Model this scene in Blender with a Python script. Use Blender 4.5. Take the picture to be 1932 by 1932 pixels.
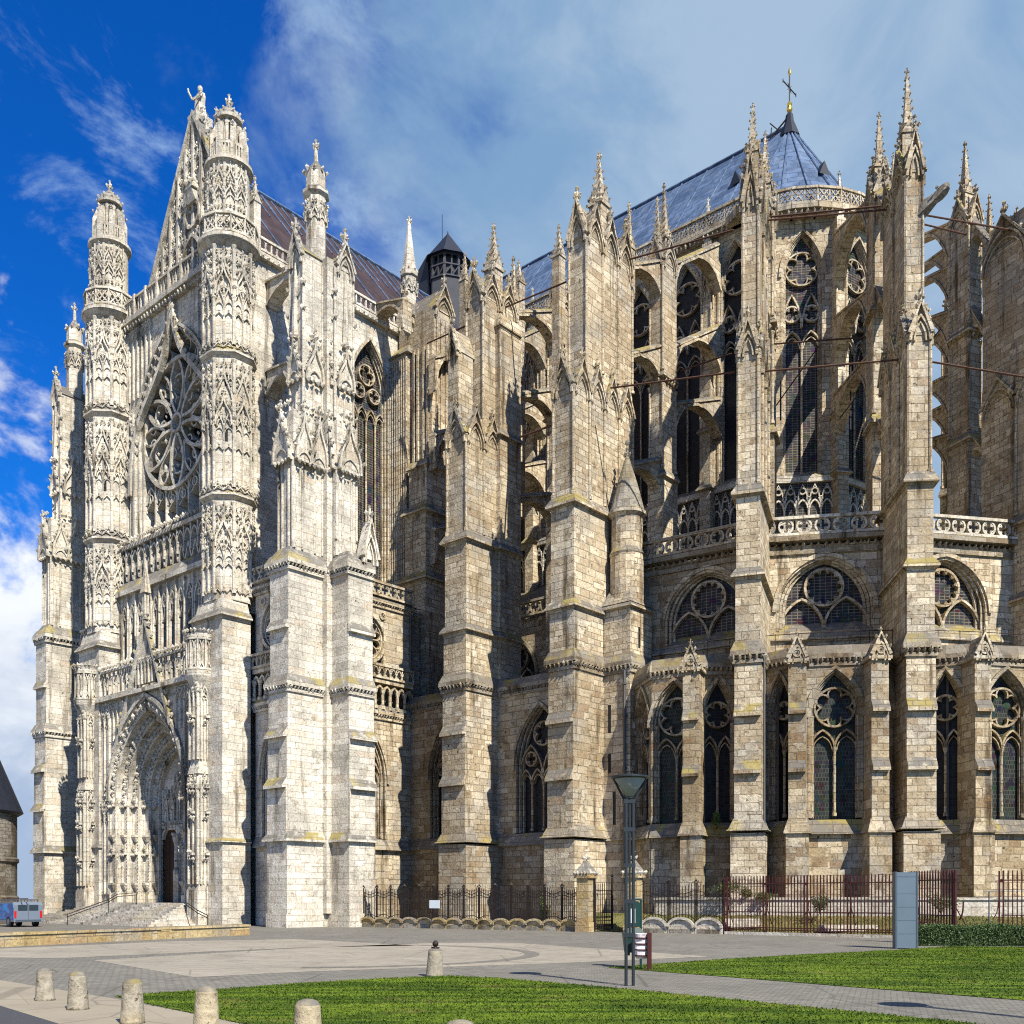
import bpy, math, random
import numpy as np
from mathutils import Vector
rnd = random.Random(7)
sin, cos, pi, rad = math.sin, math.cos, math.pi, math.radians
for o in list(bpy.data.objects): bpy.data.objects.remove(o)
SC = bpy.context.scene
COL = SC.collection

# ------------------------------------------------------------------ camera, sky, sun, exposure
EYE = 1.7
HOR = 1695.0                       # height of the horizon on the 1932-unit picture
cam_d = bpy.data.cameras.new('camera'); cam = bpy.data.objects.new('camera', cam_d); COL.objects.link(cam)
cam.location = (0, 0, EYE); cam.rotation_euler = (rad(90), 0, 0)
cam_d.lens = 36; cam_d.sensor_width = 36; cam_d.shift_y = (HOR - 966) / 1932
cam_d.clip_start = 0.1; cam_d.clip_end = 4000
SC.camera = cam
SUN_AZ = rad(149.5); SUN_EL = rad(46)
sunv = Vector((sin(SUN_AZ) * cos(SUN_EL), cos(SUN_AZ) * cos(SUN_EL), sin(SUN_EL)))
sd = bpy.data.lights.new('sun', 'SUN'); sd.energy = 5.0; sd.angle = rad(0.5); sd.color = (1.0, 0.945, 0.84)
so = bpy.data.objects.new('sun', sd); COL.objects.link(so)
so.rotation_euler = (-sunv).to_track_quat('-Z', 'Y').to_euler(); so.location = (30, -40, 60)
SC.view_settings.view_transform = 'Standard'; SC.view_settings.look = 'None'
SC.view_settings.exposure = 0.8; SC.view_settings.gamma = 1
SC.cycles.max_bounces = 5; SC.cycles.diffuse_bounces = 3; SC.cycles.glossy_bounces = 2
SC.cycles.use_denoising = False; SC.cycles.filter_width = 1.1; SC.cycles.use_adaptive_sampling = False; SC.cycles.sample_clamp_indirect = 4

def build_world():
    w = bpy.data.worlds.new('World'); SC.world = w; w.use_nodes = True
    nt = w.node_tree; N = nt.nodes; L = nt.links; N.clear()
    def nd(t, **k):
        n = N.new(t)
        for a, b in k.items(): setattr(n, a, b)
        return n
    def mth(op, a, b=None, c=None, clamp=False):
        n = nd('ShaderNodeMath', operation=op); n.use_clamp = clamp
        for i, x in enumerate((a, b, c)):
            if x is None: continue
            if isinstance(x, (int, float)): n.inputs[i].default_value = x
            else: L.new(x, n.inputs[i])
        return n.outputs[0]
    def mixc(f, a, b):
        n = nd('ShaderNodeMix', data_type='RGBA')
        L.new(f, n.inputs[0])
        for i, x in ((6, a), (7, b)):
            if isinstance(x, tuple): n.inputs[i].default_value = (*x, 1)
            else: L.new(x, n.inputs[i])
        return n.outputs[2]
    def sstep(x, lo, hi):
        n = nd('ShaderNodeMapRange', interpolation_type='SMOOTHSTEP'); L.new(x, n.inputs[0])
        n.inputs[1].default_value = lo; n.inputs[2].default_value = hi
        return n.outputs[0]
    out = nd('ShaderNodeOutputWorld'); bg = nd('ShaderNodeBackground'); bg.inputs[1].default_value = 0.1
    L.new(bg.outputs[0], out.inputs[0])
    sky = nd('ShaderNodeTexSky', sky_type='NISHITA'); sky.sun_disc = False
    sky.sun_elevation = SUN_EL; sky.sun_rotation = SUN_AZ; sky.air_density = 1.0; sky.dust_density = 0.3; sky.ozone_density = 3.0
    hs = nd('ShaderNodeHueSaturation'); hs.inputs['Saturation'].default_value = 1.35; hs.inputs['Value'].default_value = 1.0
    L.new(sky.outputs[0], hs.inputs['Color'])
    deep = nd('ShaderNodeMix', data_type='RGBA', blend_type='MULTIPLY'); deep.inputs[0].default_value = 1
    L.new(hs.outputs[0], deep.inputs[6]); deep.inputs[7].default_value = (0.14, 0.58, 1.0, 1)
    tc = nd('ShaderNodeTexCoord'); sep = nd('ShaderNodeSeparateXYZ'); L.new(tc.outputs['Generated'], sep.inputs[0])
    x, y, z = sep.outputs
    def noise(scale, det, rough, sx=1, sy=1, sz=1, off=0, dist=0):
        mp = nd('ShaderNodeMapping'); mp.inputs['Scale'].default_value = (sx, sy, sz); mp.inputs['Location'].default_value = (off, off * .7, off * 1.3)
        L.new(tc.outputs['Generated'], mp.inputs[0])
        n = nd('ShaderNodeTexNoise'); n.inputs['Scale'].default_value = scale; n.inputs['Detail'].default_value = det
        n.inputs['Roughness'].default_value = rough; n.inputs['Distortion'].default_value = dist
        L.new(mp.outputs[0], n.inputs['Vector']); return n.outputs[0]
    # the big veil of grey-blue cloud that fills the sky towards the north
    n1 = noise(3.2, 7, .62, 1, 1, 1, 3.1, .5); n2 = noise(9, 6, .6, 1, 1, 1.5, 8.2, .4)
    cov = mth('ADD', mth('MULTIPLY', x, 2.6), mth('ADD', mth('MULTIPLY', mth('SUBTRACT', n1, .5), 1.5), mth('MULTIPLY', mth('SUBTRACT', n2, .5), .9)))
    north = sstep(y, -.05, .35)
    veil = mth('MULTIPLY', mth('MULTIPLY', sstep(cov, -.52, .10), .98), north)
    # wisps in the blue part
    n3 = noise(6, 8, .66, 1.1, 1, 1.4, 1.7, .6)
    wisp = mth('MULTIPLY', mth('MULTIPLY', sstep(n3, .50, .70), .72), north)
    # bright cumulus low in the west
    n4 = noise(7, 8, .58, 1, 1, 1.2, 5.5, .25)
    low = mth('ADD', mth('MULTIPLY', mth('SUBTRACT', .36, z), 2.8), mth('MULTIPLY', mth('SUBTRACT', -.36, x), 1.6))
    cum = mth('MULTIPLY', sstep(mth('ADD', low, mth('MULTIPLY', mth('SUBTRACT', n4, .5), 3.2)), .02, .42), .97)
    n5 = noise(4.5, 6, .6, 1, 1, 1.3, 11.0, .5)
    veilcol = mixc(sstep(n5, .36, .64), (1.3, 2.25, 3.55), (2.3, 3.1, 4.1))
    cumcol = mixc(sstep(mth('ADD', mth('MULTIPLY', z, 1.0), mth('MULTIPLY', n4, .55)), .32, .56), (2.3, 2.9, 4.0), (5.6, 5.8, 6.0))
    c = mixc(wisp, deep.outputs[2], (2.3, 3.4, 5.0))
    c = mixc(veil, c, veilcol)
    c = mixc(cum, c, cumcol)
    L.new(c, bg.inputs[0])
build_world()

# ------------------------------------------------------------------ materials
def nodes_of(name):
    m = bpy.data.materials.new(name); m.use_nodes = True
    nt = m.node_tree; b = nt.nodes['Principled BSDF']
    return m, nt.nodes, nt.links, b

class NB:
    def __init__(s, N, L): s.N, s.L = N, L
    def put(s, sock, v):
        if v is None: return
        if isinstance(v, (int, float)): sock.default_value = v
        elif isinstance(v, tuple): sock.default_value = (*v, 1) if len(v) == 3 and sock.type == 'RGBA' else v
        else: s.L.new(v, sock)
    def math(s, op, a, b=None, clamp=False):
        n = s.N.new('ShaderNodeMath'); n.operation = op; n.use_clamp = clamp
        s.put(n.inputs[0], a); s.put(n.inputs[1], b); return n.outputs[0]
    def mix(s, f, a, b, mode='MIX'):
        n = s.N.new('ShaderNodeMix'); n.data_type = 'RGBA'; n.blend_type = mode
        s.put(n.inputs[0], f); s.put(n.inputs[6], a); s.put(n.inputs[7], b); return n.outputs[2]
    def ramp(s, x, lo, hi, a=0., b=1.):
        n = s.N.new('ShaderNodeMapRange'); n.interpolation_type = 'SMOOTHSTEP'
        s.put(n.inputs[0], x); n.inputs[1].default_value = lo; n.inputs[2].default_value = hi
        n.inputs[3].default_value = a; n.inputs[4].default_value = b; return n.outputs[0]
    def noise(s, vec, scale, det=4, rough=.55, dist=0):
        n = s.N.new('ShaderNodeTexNoise'); s.put(n.inputs['Vector'], vec); n.inputs['Scale'].default_value = scale
        n.inputs['Detail'].default_value = det; n.inputs['Roughness'].default_value = rough; n.inputs['Distortion'].default_value = dist
        return n.outputs[0]
    def scale(s, vec, sc):
        n = s.N.new('ShaderNodeMapping'); s.L.new(vec, n.inputs[0]); n.inputs['Scale'].default_value = sc; return n.outputs[0]
    def voro(s, vec, scale):
        n = s.N.new('ShaderNodeTexVoronoi'); s.put(n.inputs['Vector'], vec); n.inputs['Scale'].default_value = scale; return n
    def geo(s): return s.N.new('ShaderNodeNewGeometry')
    def uv(s): return s.N.new('ShaderNodeTexCoord').outputs['UV']
    def bump(s, h, st, d=.02):
        n = s.N.new('ShaderNodeBump'); n.inputs['Strength'].default_value = st; n.inputs['Distance'].default_value = d
        s.put(n.inputs['Height'], h); return n.outputs[0]

def stone(name, light, mid, dark, stain=.5, warmth=.4, bw=.62, bh=.33, mortar=.014, mort_col=(.11, .085, .055), joint=.72):
    m, N, L, P = nodes_of(name); b = NB(N, L); g = b.geo(); pos = g.outputs['Position']; uv = b.uv()
    wob = N.new('ShaderNodeVectorMath'); wob.operation = 'MULTIPLY_ADD'
    nz = N.new('ShaderNodeTexNoise'); L.new(uv, nz.inputs['Vector']); nz.inputs['Scale'].default_value = .9; nz.inputs['Detail'].default_value = 2
    L.new(nz.outputs['Color'], wob.inputs[0]); wob.inputs[1].default_value = (.05, .03, 0); L.new(uv, wob.inputs[2])
    bricks = []
    for kw, kh, off in ((1., 1., .43), (1.45, 1.32, .37)):
        br = N.new('ShaderNodeTexBrick'); L.new(wob.outputs[0], br.inputs['Vector'])
        br.inputs['Color1'].default_value = (0, 0, 0, 1); br.inputs['Color2'].default_value = (1, 1, 1, 1); br.inputs['Mortar'].default_value = (.5, .5, .5, 1)
        br.inputs['Scale'].default_value = 1; br.inputs['Brick Width'].default_value = bw * kw; br.inputs['Row Height'].default_value = bh * kh
        br.inputs['Mortar Size'].default_value = mortar; br.inputs['Mortar Smooth'].default_value = .3; br.offset = off; br.squash = 1.25 if kw > 1 else 1; br.squash_frequency = 3; bricks.append(br)
    patch = b.ramp(b.noise(b.scale(pos, (.35, .35, .22)), 1.0, 2, .5), .495, .505)
    pc = b.mix(patch, bricks[0].outputs['Color'], bricks[1].outputs['Color'])
    mf = N.new('ShaderNodeMix'); L.new(patch, mf.inputs[0]); L.new(bricks[0].outputs['Fac'], mf.inputs[2]); L.new(bricks[1].outputs['Fac'], mf.inputs[3]); fac = mf.outputs[0]
    per = N.new('ShaderNodeSeparateColor'); L.new(pc, per.inputs[0])
    c = b.mix(b.ramp(per.outputs[0], .1, 1.), mid, light)
    big = b.noise(pos, .16, 5, .6)
    c = b.mix(b.ramp(big, .40, .66, 0, warmth), c, dark)
    drip = b.noise(b.scale(pos, (1.1, 1.1, .10)), 1.0, 6, .65)
    c = b.mix(b.ramp(drip, .54, .68, 0, min(1, stain)), c, (dark[0] * .36, dark[1] * .34, dark[2] * .31))
    gp_ = b.noise(pos, .42, 6, .62)
    c = b.mix(b.ramp(gp_, .46, .60, 0, .55), c, b.mix(per.outputs[0], (.26, .245, .21), (.42, .395, .34)))
    odd = b.ramp(per.outputs[0], .86, .90); c = b.mix(b.math('MULTIPLY', odd, warmth), c, (dark[0] * .95, dark[1] * .78, dark[2] * .62))
    med = b.noise(pos, 1.4, 7, .68)
    c = b.mix(b.ramp(med, .55, .66, 0, stain * .62), c, (dark[0] * .52, dark[1] * .48, dark[2] * .43))
    fine = b.noise(pos, 9, 5, .7)
    c = b.mix(1.0, c, b.mix(b.ramp(fine, .25, .75), (.66, .63, .59), (1.22, 1.22, 1.22)), 'MULTIPLY')
    pit = b.voro(pos, 2.3).outputs['Distance']
    c = b.mix(b.ramp(pit, .05, .11, .8, 0), c, (.04, .03, .02))
    hol = b.voro(pos, .62).outputs['Distance']
    c = b.mix(b.ramp(hol, .035, .055, .85, 0), c, (.03, .024, .018))
    sp = b.noise(pos, 4.5, 6, .75)
    c = b.mix(b.ramp(sp, .58, .66, 0, min(1, stain)), c, (dark[0] * .38, dark[1] * .35, dark[2] * .31))
    up = N.new('ShaderNodeSeparateXYZ'); L.new(g.outputs['True Normal'], up.inputs[0])
    lich = b.math('MULTIPLY', b.ramp(up.outputs[2], .2, .5), b.ramp(b.noise(pos, 1.8, 5, .6), .26, .5))
    c = b.mix(b.math('MULTIPLY', lich, .9), c, b.mix(b.ramp(b.noise(pos, .45, 3), .52, .60), (.135, .125, .108), (.25, .20, .06)))
    c = b.mix(b.math('MULTIPLY', fac, b.ramp(b.noise(pos, 1.1, 4), .35, .6, joint * .35, joint)), c, mort_col)
    L.new(c, P.inputs['Base Color']); P.inputs['Roughness'].default_value = .93; P.inputs['Specular IOR Level'].default_value = .15
    h = b.math('ADD', b.math('MULTIPLY', fac, -1.0), b.math('ADD', b.math('MULTIPLY', med, .9), b.math('MULTIPLY', fine, .5)))
    L.new(b.bump(h, .85, .075), P.inputs['Normal'])
    return m

def simple(name, col, rough=.7, metal=0., nscale=6., namp=.25, bump=.0, spec=.3):
    m, N, L, P = nodes_of(name); b = NB(N, L); pos = b.geo().outputs['Position']
    n = b.noise(pos, nscale, 5, .6)
    k = tuple(max(0, x * (1 - namp)) for x in col); q = tuple(x * (1 + namp) for x in col)
    L.new(b.mix(n, k, q), P.inputs['Base Color'])
    P.inputs['Roughness'].default_value = rough; P.inputs['Metallic'].default_value = metal; P.inputs['Specular IOR Level'].default_value = spec
    if bump: L.new(b.bump(n, bump, .02), P.inputs['Normal'])
    return m

MAT = {}
MAT['white'] = stone('pale_limestone', (.80, .75, .635), (.60, .555, .46), (.38, .33, .25), .85, .42, .78, .36, .013, (.22, .19, .14), .42)
MAT['carved'] = stone('carved_limestone', (.76, .71, .60), (.58, .535, .44), (.32, .28, .21), 1.0, .45, 1.1, .55, .008, joint=.3)
MAT['warm'] = stone('warm_limestone', (.71, .62, .455), (.46, .375, .25), (.24, .18, .105), 1.0, .60, mortar=.02)
MAT['old'] = stone('weathered_limestone', (.56, .475, .325), (.34, .265, .16), (.19, .135, .075), 1.0, .72, .66, .36, .02)
MAT['grey'] = stone('grey_weathered_stone', (.26, .235, .19), (.19, .168, .13), (.11, .098, .075), .7, .4)
MAT['lowwall'] = stone('ochre_block_stone', (.55, .44, .24), (.42, .32, .15), (.30, .20, .08), .65, .5, .9, .26, .012)
MAT['soot'] = stone('sooty_carved_stone', (.42, .36, .26), (.26, .21, .14), (.13, .10, .065), 1.0, .6, 1.1, .6, .01, joint=.3)
MAT['towerstone'] = stone('dark_old_rubble', (.22, .19, .14), (.14, .115, .08), (.08, .06, .04), .8, .6, .45, .24, .02)
MAT['whitegarden'] = stone('white_garden_stone', (.62, .58, .50), (.52, .48, .40), (.36, .32, .25), .4, .3)
MAT['iron'] = simple('dark_iron', (.025, .017, .014), .6, .3, 5, .4)
MAT['rust'] = simple('rusty_iron', (.085, .04, .025), .8, .1, 4, .4)
MAT['rediron'] = simple('oxide_red_paint', (.052, .010, .008), .55, 0, 3, .35)
MAT['gold'] = simple('gilded_metal', (.8, .52, .12), .35, 1)
MAT['wood'] = simple('dark_oak', (.045, .022, .012), .7, 0, 3, .4)
MAT['timber'] = simple('grey_timber', (.06, .06, .065), .85, 0, 2, .4)
MAT['lamp'] = simple('grey_painted_metal', (.03, .036, .04), .45, .3, 8, .15)
MAT['lampglass'] = simple('frosted_cone', (.30, .295, .27), .55, 0, 4, .2)
MAT['green'] = simple('dark_green_plastic', (.008, .035, .028), .45, 0, 6, .25)
MAT['label'] = simple('pale_sticker', (.55, .6, .62), .5, 0, 9, .2)
MAT['bag'] = simple('clear_plastic_bag', (.62, .56, .55), .3, 0, 9, .25, .4)
MAT['steel'] = simple('brushed_steel', (.13, .165, .195), .42, .35, 1.5, .12)
MAT['steeldark'] = simple('dark_steel_edge', (.10, .12, .14), .4, .5)
MAT['bollard'] = stone('cast_stone', (.46, .40, .275), (.38, .32, .21), (.24, .19, .11), 1.0, .7, 40, 40, .0)
MAT['pipe'] = simple('old_zinc_pipe', (.10, .095, .09), .6, .4, 2, .3)
MAT['white_paint'] = simple('white_paint', (.13, .155, .19), .3, 0, 2, .05)
MAT['tyre'] = simple('black_rubber', (.015, .015, .016), .85)
MAT['redlens'] = simple('red_lens', (.45, .01, .01), .2)
MAT['vanglass'] = simple('tinted_glass', (.02, .03, .04), .08, 0, 1, .1, 0, .6)
MAT['slate'] = simple('dark_slate', (.014, .017, .026), .55, 0, 3, .35, .4)
MAT['asphalt'] = simple('asphalt', (.05, .05, .055), .9, 0, 14, .25, .3)

def mat_van():
    m, N, L, P = nodes_of('van_side_blue'); b = NB(N, L)
    n = b.noise(b.scale(b.geo().outputs['Position'], (.5, .5, 1)), 2.4, 2, .4)
    L.new(b.mix(b.ramp(n, .42, .6), (.03, .06, .22), (.02, .22, .55)), P.inputs['Base Color']); P.inputs['Roughness'].default_value = .3
    return m
MAT['vanblue'] = mat_van()

def mat_glass(name, base, lead, hue=None, sx=.24, sy=.16):
    m, N, L, P = nodes_of(name); b = NB(N, L); uv = b.uv(); pos = b.geo().outputs['Position']
    br = N.new('ShaderNodeTexBrick'); L.new(uv, br.inputs['Vector']); br.offset = .5 if sx < .2 else 0
    br.inputs['Scale'].default_value = 1; br.inputs['Brick Width'].default_value = sx; br.inputs['Row Height'].default_value = sy
    br.inputs['Mortar Size'].default_value = .012 if sx < .25 else .02; br.inputs['Color1'].default_value = (*base, 1)
    br.inputs['Color2'].default_value = (*[x * 2.4 for x in base], 1); br.inputs['Mortar'].default_value = (*lead, 1)
    c = br.outputs['Color']
    if hue:
        v = b.voro(pos, 3.2)
        c = b.mix(b.ramp(b.noise(pos, 2.2, 3), .45, .62, 0, .8), c, b.mix(1, v.outputs['Color'], hue, 'MULTIPLY'))
    L.new(c, P.inputs['Base Color']); P.inputs['Roughness'].default_value = .5; P.inputs['Specular IOR Level'].default_value = .12
    L.new(b.bump(b.noise(pos, 3.5, 3), .25, .03), P.inputs['Normal'])
    return m
MAT['glass'] = mat_glass('leaded_glass_dark', (.012, .012, .013), (.035, .032, .028))
MAT['glassgrid'] = mat_glass('wire_screened_glass', (.018, .018, .019), (.15, .13, .095), None, .30, .17)
MAT['glasscol'] = mat_glass('stained_glass', (.017, .016, .018), (.17, .145, .10), (.05, .05, .06), .30, .17)
MAT['glassgreen'] = mat_glass('green_stained_glass', (.012, .015, .014), (.085, .08, .06), (.035, .05, .042), .14, .22)

def mat_lead(name, c1, c2, line, bw, bh, streak, axis_uv=True):
    m, N, L, P = nodes_of(name); b = NB(N, L); uv = b.uv(); pos = b.geo().outputs['Position']
    br = N.new('ShaderNodeTexBrick'); L.new(uv, br.inputs['Vector']); br.inputs['Scale'].default_value = 1
    br.inputs['Brick Width'].default_value = bw; br.inputs['Row Height'].default_value = bh; br.inputs['Mortar Size'].default_value = .035
    br.inputs['Color1'].default_value = (*c1, 1); br.inputs['Color2'].default_value = (*c2, 1); br.inputs['Mortar'].default_value = (*line, 1); br.offset = .5
    c = b.mix(b.ramp(b.noise(b.scale(pos, (1.2, 1.2, .25)), 1.6, 6, .65), .42, .68, 0, .75), br.outputs['Color'], streak)
    c = b.mix(b.ramp(b.noise(pos, 5, 4, .7), .55, .75, 0, .5), c, tuple(x * 1.5 for x in streak))
    c = b.mix(b.ramp(b.noise(pos, .5, 5, .65), .45, .62, 0, .6), c, tuple(x * .7 for x in c1))
    L.new(c, P.inputs['Base Color']); P.inputs['Roughness'].default_value = .7; P.inputs['Metallic'].default_value = .0; P.inputs['Specular IOR Level'].default_value = .25
    L.new(b.bump(b.math('ADD', br.outputs['Fac'], b.noise(pos, 1.2, 4)), .4, .03), P.inputs['Normal'])
    return m
MAT['lead'] = mat_lead('blue_grey_lead', (.042, .075, .14), (.085, .135, .225), (.022, .036, .065), 1.5, .62, (.13, .17, .245))
MAT['purple'] = mat_lead('purple_brown_lead', (.030, .017, .018), (.048, .025, .024), (.02, .012, .013), 1.4, .9, (.062, .040, .040))

def mat_pave(name, c1, c2, mort, bw, bh, stain=.4, ang=0., bump=.3):
    m, N, L, P = nodes_of(name); b = NB(N, L); pos = b.geo().outputs['Position']
    mp = N.new('ShaderNodeMapping'); L.new(pos, mp.inputs[0]); mp.inputs['Rotation'].default_value = (0, 0, ang)
    br = N.new('ShaderNodeTexBrick'); L.new(mp.outputs[0], br.inputs['Vector']); br.inputs['Scale'].default_value = 1
    br.inputs['Brick Width'].default_value = bw; br.inputs['Row Height'].default_value = bh; br.inputs['Mortar Size'].default_value = .012
    br.inputs['Color1'].default_value = (*c1, 1); br.inputs['Color2'].default_value = (*c2, 1); br.inputs['Mortar'].default_value = (*mort, 1)
    c = b.mix(b.ramp(b.noise(pos, .22, 5, .6), .40, .62, 0, stain * .8), br.outputs['Color'], tuple(x * .72 for x in c1))
    c = b.mix(b.ramp(b.noise(pos, .9, 8, .72), .48, .66, 0, stain), c, tuple(x * .58 for x in c1))
    ve = b.voro(pos, .35); ve.feature = 'DISTANCE_TO_EDGE'
    c = b.mix(b.ramp(ve.outputs['Distance'], .004, .012, .5, 0), c, tuple(x * .4 for x in c1))
    c = b.mix(b.ramp(b.noise(pos, 3.2, 6, .7), .52, .72, 0, stain * .8), c, tuple(x * .55 for x in c1))
    c = b.mix(b.ramp(b.voro(pos, 1.1).outputs['Distance'], .02, .05, .7, 0), c, tuple(x * .3 for x in c1))
    L.new(c, P.inputs['Base Color']); P.inputs['Roughness'].default_value = .9; P.inputs['Specular IOR Level'].default_value = .2
    L.new(b.bump(b.math('ADD', b.math('MULTIPLY', br.outputs['Fac'], -1), b.noise(pos, 12, 4)), bump, .015), P.inputs['Normal'])
    return m
MAT['setts'] = mat_pave('grey_setts', (.155, .145, .122), (.215, .20, .168), (.095, .086, .07), .20, .12, .45, rad(20))
MAT['slabs'] = mat_pave('pale_slabs', (.265, .237, .185), (.305, .272, .215), (.13, .11, .08), 1.2, .6, .45, rad(20), .3)
MAT['walk'] = mat_pave('beige_sidewalk', (.265, .228, .168), (.29, .25, .185), (.22, .19, .14), 3.0, 3.0, .25, rad(-30), .15)
MAT['earth'] = mat_pave('gravel_earth', (.24, .21, .16), (.28, .245, .19), (.2, .17, .13), .07, .06, .5)

def mat_grass(name, a, bb, cc):
    m, N, L, P = nodes_of(name); b = NB(N, L); pos = b.geo().outputs['Position']
    mow = b.noise(b.scale(pos, (.22, 2.6, 1)), 1.0, 5, .7, .35)
    c = b.mix(b.ramp(mow, .42, .58), a, bb)
    c = b.mix(b.ramp(b.noise(pos, 4.5, 6, .7), .50, .72, 0, .75), c, cc)
    c = b.mix(b.ramp(b.noise(pos, .8, 6, .7), .54, .70, 0, .7), c, (.15, .135, .035))
    c = b.mix(b.ramp(b.noise(pos, .35, 3, .6), .50, .66, 0, .55), c, cc)
    L.new(c, P.inputs['Base Color']); P.inputs['Roughness'].default_value = .9; P.inputs['Specular IOR Level'].default_value = .15
    L.new(b.bump(b.noise(pos, 30, 4), .8, .03), P.inputs['Normal'])
    return m
MAT['lawn'] = mat_grass('mown_turf', (.036, .070, .006), (.115, .165, .014), (.022, .045, .005))
MAT['dry'] = mat_grass('dry_turf', (.10, .10, .03), (.17, .15, .055), (.06, .07, .02))

def mat_leaf(name, a, bb):
    m, N, L, P = nodes_of(name); b = NB(N, L); pos = b.geo().outputs['Position']
    L.new(b.mix(b.noise(pos, 7, 3), a, bb), P.inputs['Base Color']); P.inputs['Roughness'].default_value = .6
    return m
MAT['hedge'] = mat_leaf('box_leaves', (.022, .048, .009), (.06, .10, .018))
MAT['leaf'] = mat_leaf('shrub_leaves', (.03, .06, .008), (.10, .13, .02))
MAT['twig'] = simple('brown_twig', (.07, .045, .025), .9)

# ------------------------------------------------------------------ frames and mesh builder
class Fr:
    """A face frame: a runs right along the face, b runs outward, z up."""
    def __init__(s, o, A, B, k=1.): s.o, s.A, s.B, s.k = o, A, B, k
    def p(s, a, b, z): return (s.o[0] + a * s.A[0] + b * s.B[0], s.o[1] + a * s.A[1] + b * s.B[1], z * s.k)
    def at(s, a, b): q = s.p(a, b, 0); return (q[0], q[1])
    def mv(s, a, b): return Fr(s.at(a, b), s.A, s.B, s.k)
    def R(s, a=0, b=0): return Fr(s.at(a, b), (-s.B[0], -s.B[1]), s.A, s.k)
    def Lf(s, a=0, b=0): return Fr(s.at(a, b), s.B, (-s.A[0], -s.A[1]), s.k)
    def Bk(s, a=0, b=0): return Fr(s.at(a, b), (-s.A[0], -s.A[1]), (-s.B[0], -s.B[1]), s.k)
    def mir(s): return Fr(s.o, (-s.A[0], -s.A[1]), s.B, s.k)
    def rot(s, deg, a=0, b=0):
        t = rad(deg); c, d = cos(t), sin(t)
        r = lambda v: (v[0] * c - v[1] * d, v[0] * d + v[1] * c)
        return Fr(s.at(a, b), r(s.A), r(s.B), s.k)
    def hk(s, k): return Fr(s.o, s.A, s.B, k)
def fang(o, deg):
    t = rad(deg); return Fr(o, (cos(t), sin(t)), (sin(t), -cos(t)))
W0 = Fr((0, 0), (1, 0), (0, 1))

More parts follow.
